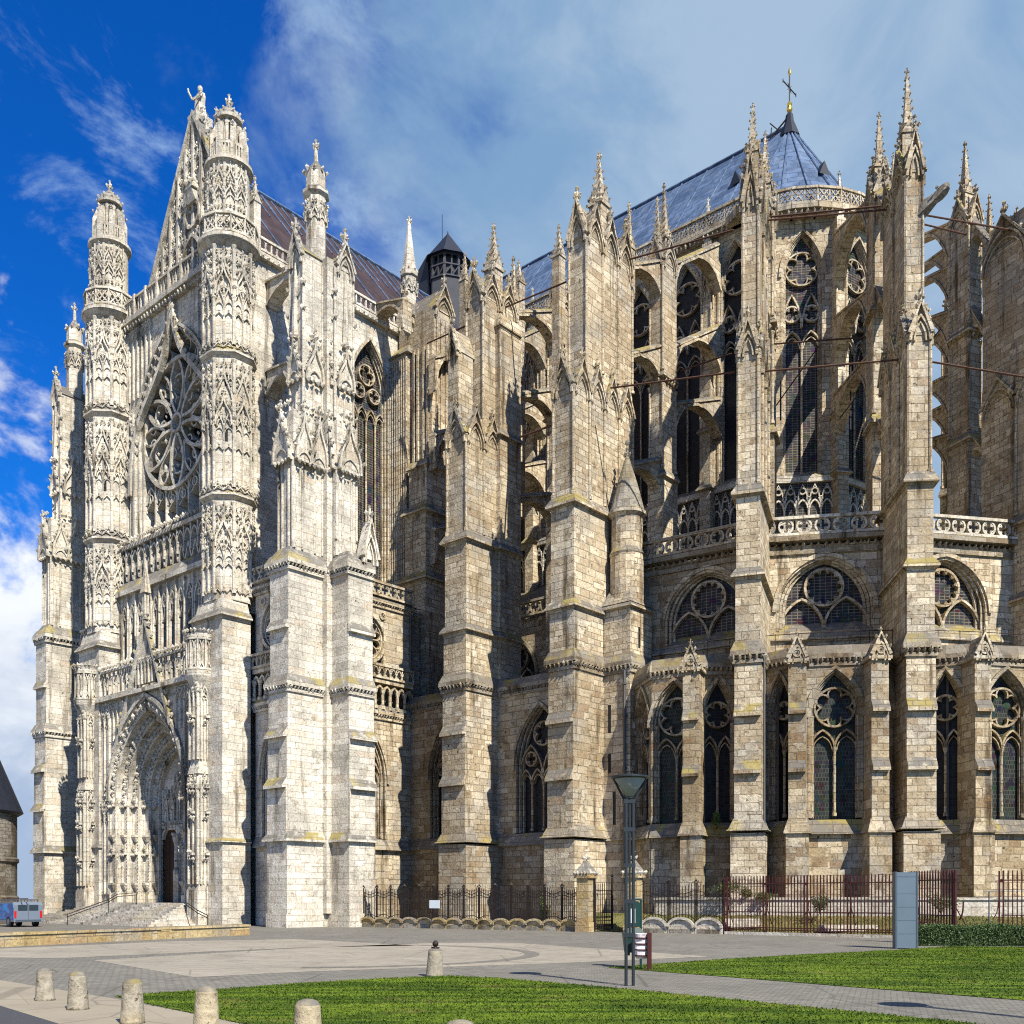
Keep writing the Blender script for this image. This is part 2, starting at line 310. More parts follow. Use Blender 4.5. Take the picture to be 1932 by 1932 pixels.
class MB:
    def __init__(s): s.v = []; s.f = []
    def add(s, vs, fs):
        k = len(s.v); s.v.extend(vs); s.f.extend([tuple(i + k for i in f) for f in fs])
    def hexa(s, F, a0, a1, b0, b1, z0, A0, A1, B0, B1, z1):
        p = F.p
        s.add([p(a0, b0, z0), p(a1, b0, z0), p(a1, b1, z0), p(a0, b1, z0), p(A0, B0, z1), p(A1, B0, z1), p(A1, B1, z1), p(A0, B1, z1)],
              [(0, 1, 2, 3), (7, 6, 5, 4), (4, 5, 1, 0), (5, 6, 2, 1), (6, 7, 3, 2), (7, 4, 0, 3)])
    def box(s, F, a0, a1, b0, b1, z0, z1): s.hexa(F, a0, a1, b0, b1, z0, a0, a1, b0, b1, z1)
    def poly_b(s, F, pts, b0, b1):            # outline in (a,z), thick along b
        n = len(pts); s.add([F.p(a, b1, z) for a, z in pts] + [F.p(a, b0, z) for a, z in pts],
              [tuple(range(n)), tuple(range(2 * n - 1, n - 1, -1))] + [(i, n + i, n + (i + 1) % n, (i + 1) % n) for i in range(n)])
    def poly_a(s, F, pts, a0, a1):            # outline in (b,z), thick along a
        n = len(pts); s.add([F.p(a0, b, z) for b, z in pts] + [F.p(a1, b, z) for b, z in pts],
              [tuple(range(n)), tuple(range(2 * n - 1, n - 1, -1))] + [(i, n + i, n + (i + 1) % n, (i + 1) % n) for i in range(n)])
    def poly_z(s, F, pts, z0, z1):            # plan outline (a,b), thick along z
        n = len(pts); s.add([F.p(a, b, z0) for a, b in pts] + [F.p(a, b, z1) for a, b in pts],
              [tuple(range(n)), tuple(range(2 * n - 1, n - 1, -1))] + [(i, n + i, n + (i + 1) % n, (i + 1) % n) for i in range(n)])
    def lathe(s, F, a, b, prof, seg=12, ph=0., arc=None):
        n = seg; vs = []
        for r, z in prof:
            for k in range(n):
                t = ph + 2 * pi * k / n; vs.append(F.p(a + r * cos(t), b + r * sin(t), z))
        fs = [(j * n + k, j * n + (k + 1) % n, (j + 1) * n + (k + 1) % n, (j + 1) * n + k) for j in range(len(prof) - 1) for k in range(n)]
        fs += [tuple(range(n))[::-1], tuple(range((len(prof) - 1) * n, len(prof) * n))]
        s.add(vs, fs)
    def bar(s, F, pts, w, b0, b1, closed=False):     # ribbon along a path in (a,z)
        n = len(pts); vs = []
        for i in range(n):
            if closed: p0, p1 = pts[i - 1], pts[(i + 1) % n]
            else: p0, p1 = pts[max(i - 1, 0)], pts[min(i + 1, n - 1)]
            dx, dz = p1[0] - p0[0], p1[1] - p0[1]; l = math.hypot(dx, dz) or 1; nx, nz = -dz / l * w / 2, dx / l * w / 2
            a, z = pts[i]
            vs += [F.p(a + nx, b1, z + nz), F.p(a - nx, b1, z - nz), F.p(a + nx, b0, z + nz), F.p(a - nx, b0, z - nz)]
        fs = []
        for i in range(n if closed else n - 1):
            k, m = 4 * i, 4 * ((i + 1) % n)
            fs += [(k, k + 1, m + 1, m), (k + 2, k, m, m + 2), (k + 1, k + 3, m + 3, m + 1)]
        if not closed: fs += [(0, 2, 3, 1), (4 * n - 4, 4 * n - 3, 4 * n - 1, 4 * n - 2)]
        s.add(vs, fs)
    def rod(s, p, q, r, seg=6):
        p, q = Vector(p), Vector(q); d = (q - p).normalized(); u = d.cross(Vector((0, 0, 1)))
        if u.length < .01: u = Vector((1, 0, 0))
        u.normalize(); w = d.cross(u)
        vs = [tuple(c + (u * cos(2 * pi * k / seg) + w * sin(2 * pi * k / seg)) * r) for c in (p, q) for k in range(seg)]
        s.add(vs, [(k, (k + 1) % seg, seg + (k + 1) % seg, seg + k) for k in range(seg)] + [tuple(range(seg))[::-1], tuple(range(seg, 2 * seg))])
    def crk(s, F, a, b, z, r, da=0., db=1.):         # a leafy crocket
        r *= rnd.uniform(.8, 1.25); a += da * r * .5; b += db * r * .5
        p = F.p; e = r * .75
        s.add([p(a - e, b - .2 * r, z), p(a + e, b - .2 * r, z + .25 * r), p(a, b + e * 1.1, z + .2 * r), p(a, b - e, z), p(a + da * r * .5, b + db * r * .5, z + r * 1.05), p(a, b, z - r * .8)],
              [(0, 2, 4), (2, 1, 4), (1, 3, 4), (3, 0, 4), (2, 0, 5), (1, 2, 5), (3, 1, 5), (0, 3, 5)])
    def finial(s, F, a, b, z, r):
        s.hexa(F, a - r * .28, a + r * .28, b - r * .28, b + r * .28, z - r * .4, a - r * .16, a + r * .16, b - r * .16, b + r * .16, z + r * 2.2)
        for da, db in ((1, 0), (-1, 0), (0, 1), (0, -1)): s.crk(F, a + da * r * .4, b + db * r * .4, z + r * .9, r * .55, da, db)
        s.crk(F, a, b, z + r * 2.3, r * .6, 0, 0)

def recess(F, a0, a1): return F

def parch(ac, w, zs, h, n=8):
    r = (w * w + h * h) / (2 * w); c = r - w; t1 = math.acos(max(-1, min(1, -c / r)))
    L_ = [(ac + c + r * cos(pi + (t1 - pi) * k / n), zs + r * sin(pi + (t1 - pi) * k / n)) for k in range(n + 1)]
    return L_ + [(2 * ac - a, z) for a, z in L_[-2::-1]]
def apath(ac, w, z0, zs, h, n=8): return [(ac - w, z0)] + parch(ac, w, zs, h, n) + [(ac + w, z0)]
def circ(ac, zc, r, n=24, a0=0., a1=2 * pi):
    full = abs(a1 - a0) > 6.28; m = n if full else n + 1
    return [(ac + r * cos(a0 + (a1 - a0) * k / n), zc + r * sin(a0 + (a1 - a0) * k / n)) for k in range(m)]
def bez(p0, p1, p2, p3, n=8):
    out = []
    for k in range(n + 1):
        t = k / n; u = 1 - t
        out.append(tuple(u ** 3 * p0[i] + 3 * u * u * t * p1[i] + 3 * u * t * t * p2[i] + t ** 3 * p3[i] for i in (0, 1)))
    return out
def ogee_pts(ac, w, z, h, n=7):
    l = bez((ac - w, z), (ac - w, z + .62 * h), (ac - .08 * w, z + .42 * h), (ac, z + h), n)
    return l + [(2 * ac - a, q) for a, q in l[-2::-1]]

def link(name, mb, mat, parent=None, smooth=False):
    me = bpy.data.meshes.new(name); me.from_pydata(mb.v, [], mb.f)
    n = len(me.loops)
    if n:
        co = np.empty(len(me.vertices) * 3, 'f'); me.vertices.foreach_get('co', co); co = co.reshape(-1, 3)
        nor = np.empty(len(me.polygons) * 3, 'f'); me.polygons.foreach_get('normal', nor); nor = nor.reshape(-1, 3)
        lv = np.empty(n, 'i'); me.loops.foreach_get('vertex_index', lv)
        lt = np.empty(len(me.polygons), 'i'); me.polygons.foreach_get('loop_total', lt)
        pn = np.repeat(nor, lt, 0); c = co[lv]
        hl = np.hypot(pn[:, 0], pn[:, 1]); flat = hl < .35; hs = np.where(hl < 1e-4, 1, hl)
        u = np.where(flat, c[:, 0], (-pn[:, 1] * c[:, 0] + pn[:, 0] * c[:, 1]) / hs); v = np.where(flat, c[:, 1], c[:, 2] / np.maximum(hs, .3) * np.where(hs > .95, 1, 1))
        uvl = me.uv_layers.new(name='UVMap'); uvl.data.foreach_set('uv', np.stack([u, v], 1).astype('f').ravel())
    if smooth: me.polygons.foreach_set('use_smooth', np.ones(len(me.polygons), bool))
    me.materials.append(MAT[mat]); me.update()
    o = bpy.data.objects.new(name, me); COL.objects.link(o)
    if parent: o.parent = parent; o.matrix_parent_inverse = parent.matrix_world.inverted()
    return o
def tag(o, label=None, cat=None, group=None, kind=None):
    if label: o['label'] = label
    if cat: o['category'] = cat
    if group: o['group'] = group
    if kind: o['kind'] = kind
    return o
def empty(name, loc):
    o = bpy.data.objects.new(name, None); COL.objects.link(o); o.location = loc; o.empty_display_size = .5
    bpy.context.view_layer.update(); return o
def thing(name, loc, label, cat, group=None): return tag(empty(name, loc), label, cat, group)

# pixel helpers (1932-unit picture)
def gp(px, py):   # ground point under a picture position
    Y = EYE * 1932 / (py - HOR); return ((px - 966) / 1932 * Y, Y)
def pt(px, py, Y): return ((px - 966) / 1932 * Y, Y, EYE + (HOR - py) / 1932 * Y)
def zh(py, Y): return EYE + (HOR - py) / 1932 * Y

# ------------------------------------------------------------------ the building's own axes
TR = (-18.1, 65.5)                       # right stair turret of the transept front
S0 = fang(TR, -41.1)                     # a = east, b = south (out of the front)
def bl(e, n): return S0.at(e, -n)
OC = (20.46, 75.5)                       # centre of the apse
def faceS(e, n): return S0.mv(e, -n)
def faceE(e, n): return S0.R(e, -n)      # a = north, b = east

# ------------------------------------------------------------------ Gothic vocabulary
def string(mb, F, a0, a1, b0, b1, z, h=.32, pr=.2):
    """moulded course round a block: drip below, weathered slope above"""
    pr *= 1.35; mb.box(F, a0 - pr * .25, a1 + pr * .25, b0, b1 + pr * .25, z - h * .5, z - h * .28)
    mb.box(F, a0 - pr, a1 + pr, b0, b1 + pr, z - h * .28, z)
    mb.hexa(F, a0 - pr, a1 + pr, b0, b1 + pr, z, a0, a1, b0, b1, z + h)
def leafrow(mb, F, a0, a1, b, z, r, step, db=1.):
    n = max(1, int(abs(a1 - a0) / step))
    for i in range(n): mb.crk(F, a0 + (a1 - a0) * (i + .5) / n, b, z, r, rnd.uniform(-.3, .3), db)
def cornice(mb, F, a0, a1, b0, b1, z, h=.6, pr=.25, sides='FR'):
    mb.box(F, a0 - pr * .5, a1 + pr * .5, b0, b1 + pr * .5, z, z + h * .3)
    mb.box(F, a0 - pr * 1.1, a1 + pr * 1.1, b0, b1 + pr * 1.1, z + h * .62, z + h)
    mb.hexa(F, a0 - pr * 1.1, a1 + pr * 1.1, b0, b1 + pr * 1.1, z + h, a0, a1, b0, b1, z + h * 1.75)
    if 'F' in sides: leafrow(mb, F, a0 - pr, a1 + pr, b1 + pr * .2, z + h * .45, h * .26, h * .42)
    if 'R' in sides: leafrow(mb, F.R(a1, 0), -b1 - pr, -b0, pr * .2, z + h * .45, h * .26, h * .42)
    if 'L' in sides: leafrow(mb, F.Lf(a0, 0), b0, b1 + pr, pr * .2, z + h * .45, h * .26, h * .42)
def foil(mb, F, ac, zc, r, n, b0, b1, t, ph=pi / 2):
    mb.bar(F, circ(ac, zc, r, 28), t, b0, b1, True)
    rl = r * sin(pi / n) / (1 + sin(pi / n)) * 1.02; rc = r - rl
    for k in range(n):
        th = ph + 2 * pi * k / n; lim = pi / 2 + pi / n * .9
        mb.bar(F, circ(ac + rc * cos(th), zc + rc * sin(th), rl, 8, th - lim, th + lim), t * .75, b0 + .03, b1 - .03)
def gablet(mb, F, ac, hw, b, zs, za, t=.12, d=.16, ncrk=3, fin=.22, solid=.25):
    mb.poly_b(F, [(ac - hw, zs), (ac - hw, zs + .12), (ac, za), (ac + hw, zs + .12), (ac + hw, zs)], b - solid, b)
    mb.bar(F, parch(ac, hw - t * .6, zs - hw * .55, (za - zs) * .62 + hw * .5, 6), t, b - .05, b + d)
    mb.bar(F, [(ac - hw, zs + .05), (ac, za + .05), (ac + hw, zs + .05)], t * 1.3, b - .05, b + d * 1.4)
    mb.bar(F, parch(ac, hw - t * 2.2, zs - hw * .55, (za - zs) * .45 + hw * .4, 5), t * .6, b - .05, b + d * .6)
    for i in range(ncrk):
        k = (i + .6) / (ncrk + .3)
        for sg in (-1, 1): mb.crk(F, ac + sg * hw * (1 - k), b + d * .7, zs + (za - zs) * k + .14, .13, sg * .8, .3)
    if fin: mb.finial(F, ac, b + d * .3, za + .1, fin)
def ogee(mb, F, ac, w, b, z, h, t=.08, d=.14, ncrk=3, fin=.15):
    pts = ogee_pts(ac, w, z, h); mb.bar(F, pts, t, b - .03, b + d)
    m = len(pts) // 2
    for i in range(ncrk):
        j = int(1 + (m - 1) * (i + .5) / ncrk)
        for q, sg in ((pts[j], -1), (pts[-1 - j], 1)): mb.crk(F, q[0] + sg * t * .6, b + d * .6, q[1] + .04, max(.085, t * 1.35), sg, .4)
    if fin: mb.finial(F, ac, b + d * .4, z + h, fin * .7)
    mb.bar(F, parch(ac, w * .82, z - w * .1, w * 1.05, 5), t * .6, b - .03, b + d * .6)
def panel(mb, F, a0, a1, b, z0, z1, n=2, t=.09, d=.13, hk=1.5, fin=.14, mid=True, base=False):
    """blind tracery: mullions rising to crocketed ogee heads"""
    w = (a1 - a0) / n
    for i in range(n + 1):
        mb.box(F, a0 + i * w - t / 2, a0 + i * w + t / 2, b - .03, b + d, z0, z1)
    h = min(w * hk, (z1 - z0) * .7)
    for i in range(n):
        ac = a0 + (i + .5) * w
        ogee(mb, F, ac, w / 2, b, z1 - h, h * .96, t * .9, d * 1.15, 3, fin)
        if mid:
            zm = z1 - h - w * .2
            mb.box(F, ac - t * .3, ac + t * .3, b - .03, b + d * .6, z0, zm)
            for q in (-.25, .25): mb.bar(F, parch(ac + q * w, w * .22, zm - w * .12, w * .36, 3), t * .5, b - .03, b + d * .6)
    if base: mb.box(F, a0, a1, b - .03, b + d * 1.3, z0, z0 + .16)
def lace(mb, F, a0, a1, b, z, h=.5):
    n = max(2, int((a1 - a0) / (h * .75))); w = (a1 - a0) / n
    for i in range(n):
        mb.bar(F, [(a0 + i * w, z), (a0 + (i + .5) * w, z + h * .5), (a0 + (i + 1) * w, z)], .06, b - .02, b + .1)
        mb.crk(F, a0 + (i + .5) * w, b + .04, z + h * .62, .10, 0, .6); mb.crk(F, a0 + i * w, b + .04, z + .02, .10, 0, .6)
def pinnacle(mb, F, a, b, z0, hw, zs, zt, gab=True, rows=None):
    """square shaft to zs with four gablets, crocketed spirelet to zt"""
    mb.box(F, a - hw, a + hw, b - hw, b + hw, z0, zs)
    g = F.mv(a, b); hg = hw * 2.0
    if gab:
        for q in (g, g.R(), g.Lf(), g.Bk()):
            mb.poly_b(q, [(-hw * 1.12, zs - .05), (0, zs + hg), (hw * 1.12, zs - .05)], hw - .05, hw * 1.18)
            for sg in (-1, 1): mb.crk(q, sg * hw * .6, hw * 1.15, zs + hg * .5, hw * .3, sg, .3)
            mb.crk(q, 0, hw * 1.1, zs + hg + .02, hw * .38, 0, .3)
            mb.crk(q, hw * 1.05, hw * 1.05, zs, hw * .36, .7, .7)
        mb.box(F, a - hw * .92, a + hw * .92, b - hw * .92, b + hw * .92, zs, zs + hg * .35)
    r0 = hw * .86; zb = zs + hg * .2
    mb.lathe(F, a, b, [(r0 * 1.15, zb), (.05, zt - hw * .6)], 4, pi / 4)
    L_ = zt - hw * .6 - zb; rows = rows or max(3, int(L_ / (.42)))
    for k in range(rows):
        f = (k + .6) / (rows + .4); rr = r0 * (1 - f) * .82 + .03
        for sa, sb in ((1, 1), (1, -1), (-1, 1), (-1, -1)): mb.crk(F, a + sa * rr, b + sb * rr, zb + L_ * f, max(.075, hw * .32 * (1 - .45 * f)), sa * .7, sb * .7)
    mb.finial(F, a, b, zt - hw * .9, max(.13, hw * .42))
def shaft(mb, F, a, b, z0, z1, r=.11, cap=True):
    mb.lathe(F, a, b, [(r * 1.7, z0), (r * 1.7, z0 + r * 2), (r, z0 + r * 3.2), (r, z1 - r * 3.5), (r * 1.9, z1 - r * .6), (r * 1.9, z1)] if cap else [(r, z0), (r, z1)], 7)
def balus(mb, F, a0, a1, b, z0, h, unit=.8, style='quat', t=.08, d=.14):
    n = max(1, round(abs(a1 - a0) / unit)); w = (a1 - a0) / n
    mb.box(F, a0, a1, b - d * .5, b + d * .9, z0 + h - .16, z0 + h); mb.box(F, a0, a1, b - d * .5, b + d * .9, z0, z0 + .14)
    zm = z0 + h / 2 - .01; hi = h - .30
    for i in range(n + 1):
        x = a0 + i * w
        if style != 'quat': mb.box(F, x - t * .5, x + t * .5, b - d * .4, b + d * .5, z0, z0 + h)
    for i in range(n):
        ac = a0 + (i + .5) * w; r = min(abs(w), hi) / 2
        if style == 'quat':
            foil(mb, F, ac, zm, r * .98, 4, b - d * .4, b + d * .5, t)
        elif style == 'x':
            q = abs(w) / 2 - t * .4
            mb.bar(F, [(ac - q, z0 + .1), (ac + q, z0 + h - .12)], t, b - d * .3, b + d * .4); mb.bar(F, [(ac - q, z0 + h - .12), (ac + q, z0 + .1)], t, b - d * .3, b + d * .4)
            mb.bar(F, [(ac - q * .9, zm), (ac, zm + hi * .46), (ac + q * .9, zm), (ac, zm - hi * .46)], t * .7, b - d * .3, b + d * .4, True)
        elif style == 'arc':
            mb.bar(F, parch(ac, abs(w) * .36, z0 + h * .45, h * .3, 4), t * .7, b - d * .3, b + d * .4)
            mb.lathe(F, ac - w * .5, b, [(.10, z0 + .1), (.06, z0 + .25), (.06, z0 + h * .5), (.11, z0 + h * .58)], 6)
        else:
            mb.bar(F, bez((ac - w * .4, z0 + .1), (ac + w * .5, z0 + h * .3), (ac - w * .5, z0 + h * .6), (ac + w * .35, z0 + h - .1), 6), t * .8, b - d * .3, b + d * .4)
            mb.bar(F, bez((ac + w * .4, z0 + .1), (ac - w * .5, z0 + h * .3), (ac + w * .5, z0 + h * .6), (ac - w * .35, z0 + h - .1), 6), t * .8, b - d * .3, b + d * .4)
def gargoyle(mb, F, a, b, z, L_=1.3, r=.16, rise=.25):
    secs = [(0, r * 1.1, r * 1.3), (.3, r * 1.15, r * 1.2), (.6, r * .75, r * .85), (.75, r * .95, r * .95), (.9, r * .9, r * .8), (1, r * .5, r * .45)]
    vs = []
    for f, ha, hz in secs:
        zz = z + rise * f
        vs += [F.p(a - ha, b + L_ * f, zz - hz), F.p(a + ha, b + L_ * f, zz - hz), F.p(a + ha * .7, b + L_ * f, zz + hz), F.p(a - ha * .7, b + L_ * f, zz + hz)]
    fs = [(4 * i + k, 4 * i + (k + 1) % 4, 4 * i + 4 + (k + 1) % 4, 4 * i + 4 + k) for i in range(5) for k in range(4)] + [(0, 1, 2, 3), (20, 23, 22, 21)]
    mb.add(vs, fs)
    for sg in (-1, 1): mb.crk(F, a + sg * r * .8, b + L_ * .72, z + rise * .7 + r * .9, r * .5, sg, -.4)
def wall_open(mb, F, a0, a1, z0, z1, ops, b, depth):
    """front sheet of a wall with pointed openings (ac,w,zsill,zs,h) and their reveals"""
    p = F.p; x = a0
    for ac, w, zl, zs, h in sorted(ops):
        mb.add([p(x, b, z0), p(ac - w, b, z0), p(ac - w, b, z1), p(x, b, z1)], [(0, 1, 2, 3)])
        if zl > z0: mb.add([p(ac - w, b, z0), p(ac + w, b, z0), p(ac + w, b, zl), p(ac - w, b, zl)], [(0, 1, 2, 3)])
        ar = parch(ac, w, zs, h, 10)
        for (q0, r0), (q1, r1) in zip(ar, ar[1:]): mb.add([p(q0, b, r0), p(q1, b, r1), p(q1, b, z1), p(q0, b, z1)], [(0, 1, 2, 3)])
        full = [(ac - w, zl)] + ar + [(ac + w, zl)]
        for (q0, r0), (q1, r1) in zip(full, full[1:]): mb.add([p(q0, b, r0), p(q1, b, r1), p(q1, b - depth, r1), p(q0, b - depth, r0)], [(0, 1, 2, 3)])
        mb.add([p(ac - w, b, zl), p(ac + w, b, zl), p(ac + w, b - depth, zl + depth * .9), p(ac - w, b - depth, zl + depth * .9)], [(0, 1, 2, 3)])
        x = ac + w
    mb.add([p(x, b, z0), p(a1, b, z0), p(a1, b, z1), p(x, b, z1)], [(0, 1, 2, 3)])
def window(parent, F, ac, w, zl, zs, h, b, depth=.55, mat='warm', glass='glass', lights=2, rose=None, subs=None, zsub=None, hsub=None, t=.12, orders=3, cols=True, hood=True):
    """one window: moulded frame, with its tracery and its glass as sub-parts"""
    fr = MB()
    for i in range(orders):
        k = i / max(1, orders - 1) if orders > 1 else 0
        ww = w * (1.0 - .045 * i) ; bb = b - depth * (.12 + .62 * k)
        fr.bar(F, apath(ac, ww - t * .4 * i + t * .2, zl + .05, zs, h - t * .4 * i, 9), t * .85, bb - .06, bb + .10)
    if hood: fr.bar(F, parch(ac, w + t * 1.3, zs - .1, h + t * 1.7, 9), t * 1.3, b - .05, b + .14)
    if cols:
        for sg in (-1, 1): shaft(fr, F, ac + sg * (w - t * .9), b - depth * .45, zl + .1, zs, t * .55)
    fo = link('window', fr, mat, parent)
    g = MB(); wi = w - t * .6
    ar = parch(ac, wi, zs, h - t * .5, 10); bg_ = b - depth * .93
    g.add([F.p(a, bg_, z) for a, z in [(ac - wi, zl)] + ar + [(ac + wi, zl)]], [tuple(range(len(ar) + 2))])
    link('glass', g, glass, fo)
    tr = MB(); b1 = b - depth * .45; b0 = b - depth * .9; zsub = zsub if zsub is not None else zs; lw = wi * 2 / lights; hs_ = hsub or lw * .75
    for i in range(lights):
        c = ac - wi + (i + .5) * lw
        tr.bar(F, parch(c, lw / 2, zsub, hs_, 7), t * .75, b0, b1)
        if zsub > zl + 1: tr.bar(F, parch(c, lw / 2 * .8, zsub - .05, hs_ * .72, 5), t * .4, b0, b1 - .08)
        if i: shaft(tr, F, c - lw / 2, b1 - .10, zl + .15, zsub + .05, t * .55)
    if rose:
        for zc, r, nf, *off in rose: foil(tr, F, ac + (off[0] if off else 0), zc, r, nf, b0, b1, t * .8)
    if subs:
        for c, wq, zq, hq in subs: tr.bar(F, parch(ac + c, wq, zq, hq, 8), t * .85, b0, b1 + .03)
    link('tracery', tr, mat, fo)
    return fo
def flyer(mb, F, a, hw, b0, b1, zt0, zt1, zs, th=.5):
    """flying arch from b0 (outer, low) back to b1 (inner, high): straight coping, quarter arch below"""
    n = 18; vs = []; fc = .56; zc = zt0 + (zt1 - zt0) * fc - th; zs = min(zs, zt0 - .52 * abs(b1 - b0))
    for k in range(n + 1):
        f = k / n; bb = b0 + (b1 - b0) * f; top = zt0 + (zt1 - zt0) * f
        x = (f - fc) / fc if f < fc else (f - fc) / (1 - fc) * .80
        bot = min(zs + (zc - zs) * math.sqrt(max(0, 1 - x * x)) + max(0, f - fc) * (zt1 - zt0) * .55, top - th * .7)
        vs += [F.p(a - hw, bb, top), F.p(a + hw, bb, top), F.p(a + hw, bb, bot), F.p(a - hw, bb, bot)]
    fs = [(4 * k + j, 4 * k + (j + 1) % 4, 4 * k + 4 + (j + 1) % 4, 4 * k + 4 + j) for k in range(n) for j in range(4)] + [(0, 1, 2, 3), (4 * n + 3, 4 * n + 2, 4 * n + 1, 4 * n)]
    mb.add(vs, fs)
    q = lambda f, u, dz: F.p(a + u, b0 + (b1 - b0) * f, zt0 + (zt1 - zt0) * f + dz)
    e = hw * 1.3
    mb.add([q(0, -e, 0), q(0, e, 0), q(0, 0, .22), q(1, -e, 0), q(1, e, 0), q(1, 0, .22), q(0, -e, -.12), q(0, e, -.12), q(1, -e, -.12), q(1, e, -.12)],
           [(0, 2, 5, 3), (2, 1, 4, 5), (0, 3, 8, 6), (1, 7, 9, 4), (6, 8, 9, 7), (0, 6, 7, 1, 2), (3, 5, 4, 9, 8)])
    pts = []
    for k in range(n + 1):
        f = k / n; v = vs[4 * k + 3]; pts.append((b0 + (b1 - b0) * f, v[2] + .1))
    for sg in (1, -1):
        G = F.R(a, 0) if sg > 0 else F.Lf(a, 0)
        mb.bar(G, [(-bb * sg, z) for bb, z in pts], .16, hw - .02, hw + .07)

CATH = thing('cathedral', (*bl(8, 20), 0), 'huge pale Gothic cathedral with flying buttresses, pinnacles, rose window and blue lead roof', 'cathedral')

# ------------------------------------------------------------------ buttress piers of the choir
def pier(F, hw, dep, mat, zc=13.6, z1=18.1, z2=22.3, zg=29.5, zg2=31.0, zt=38.0, zt2=40.1, zp=43.8, so1=11.2, so2=8.3, nside=3, back=.9, garg=None, sides='RL', pin_b=None, mat2=None, extra=True, lowR=0.):
    m = MB(); h = hw
    m.box(F, -h - .18, h + .18, -dep, .18, 0, 5.0); string(m, F, -h - .18, h + .18, -dep, .18, 5.15, .1, .14)
    m.hexa(F, -h - .30, h + .30, -dep, .30, 5.15, -h, h, -dep, .02, 5.85)
    prof = [(-dep, 5.2), (.10, 5.2), (.10, so2 - .25), (.36, so2 - .30), (.36, so2 - .14), (.06, so2 + .35), (.06, so1 - .25), (.31, so1 - .30), (.31, so1 - .14), (0, so1 + .35), (0, zc + .2), (-dep, zc + .2)]
    m.poly_a(F, prof, -h, h)
    h2 = h - .04
    m.box(F, -h2, h2, -dep, -.05, zc + .2, z1); string(m, F, -h2, h2, -dep, -.05, z1, .35, .16)
    h3 = h - .08
    m.box(F, -h3, h3, -dep, -.12, z1, z2); string(m, F, -h3, h3, -dep, -.12, z2, .45, .18)
    h4 = h - .20; f4 = -.22
    m.box(F, -h4, h4, -dep, f4, z2, zg + .3)
    for sa in (-1, 1): shaft(m, F, sa * (h4 + .01), f4 + .01, z2 + .4, zg, .085)
    body = link('buttress', m, mat, CATH)
    c = MB(); cornice(c, F, -h, h, -dep, 0, zc, .65, .18, 'FRL'); link('carved_cornice', c, 'soot', body)
    g = MB(); w = (dep - .1 + f4) / nside
    gablet(g, F, 0, h4 + .06, f4 + .04, zg, zg2, .13, .16, 3, .24)
    for s in sides:
        G = F.R(h4, 0) if s == 'R' else F.Lf(-h4, 0)
        for i in range(nside):
            cc = -f4 + (i + .5) * w if s == 'R' else f4 - (i + .5) * w
            gablet(g, G, cc, w / 2, .02, zg, zg2 - .1, .12, .15, 2, .2, .2)
            shaft(g, G, cc + w / 2, .05, z2 + .5, zg - .1, .075)
    link('gable', g, mat, body)
    # set-back upper shaft
    u = MB(); h5 = h - .30; f5 = -back - .25
    u.hexa(F, -h4, h4, -dep, f4, zg + .3, -h5, h5, -dep, f5, zg + 1.6)
    u.box(F, -h5, h5, -dep, f5, zg + .3, zt + .2)
    for sa in (-1, 1): shaft(u, F, sa * (h5 + .01), f5 + .01, zg + .6, zt - .2, .075)
    nt = max(2, nside - 1); w = (dep + f5) / nt
    u.poly_b(F, [(-h5, zt + .2), (0, zt2 - .1), (h5, zt + .2)], -dep, f5)
    for s in sides:
        G = F.R(h5, 0) if s == 'R' else F.Lf(-h5, 0)
        for i in range(nt):
            cc = -f5 + (i + .5) * w if s == 'R' else f5 - (i + .5) * w
            shaft(u, G, cc + w / 2, .04, zg + 1.7, zt - .2, .07)
            u.poly_b(G, [(cc - w / 2, zt + .1), (cc, zt2 - .3), (cc + w / 2, zt + .1)], -h5 * .9, .02)
    up = link('upper_shaft', u, mat2 or mat, body)
    t = MB(); gablet(t, F, 0, h5 + .05, f5 + .04, zt, zt2, .12, .15, 3, .26)
    for s in sides:
        G = F.R(h5, 0) if s == 'R' else F.Lf(-h5, 0)
        for i in range(nt):
            cc = -f5 + (i + .5) * w if s == 'R' else f5 - (i + .5) * w
            gablet(t, G, cc, w / 2, .02, zt, zt2 - .15, .11, .14, 2, .24, .15)
    link('gable', t, mat, body)
    q = MB(); pb = pin_b if pin_b is not None else f5 - (dep + f5) * .45
    pinnacle(q, F, 0, pb, zt, min(.42, h5 * .8), zt2 + .75, zp)
    link('pinnacle', q, mat, body)
    if extra:
        q = MB(); pinnacle(q, F, h5 * .5, -dep - .15, zt - 1.5, .26, zt2 - .6, zt2 + 2.2); link('pinnacle', q, mat, body)
    if garg:
        q = MB()
        for z, L_, r in garg: gargoyle(q, F, 0, f5 if z > zg + 2 else .0, z, L_, r)
        link('gargoyle', q, 'grey', body)
    return body

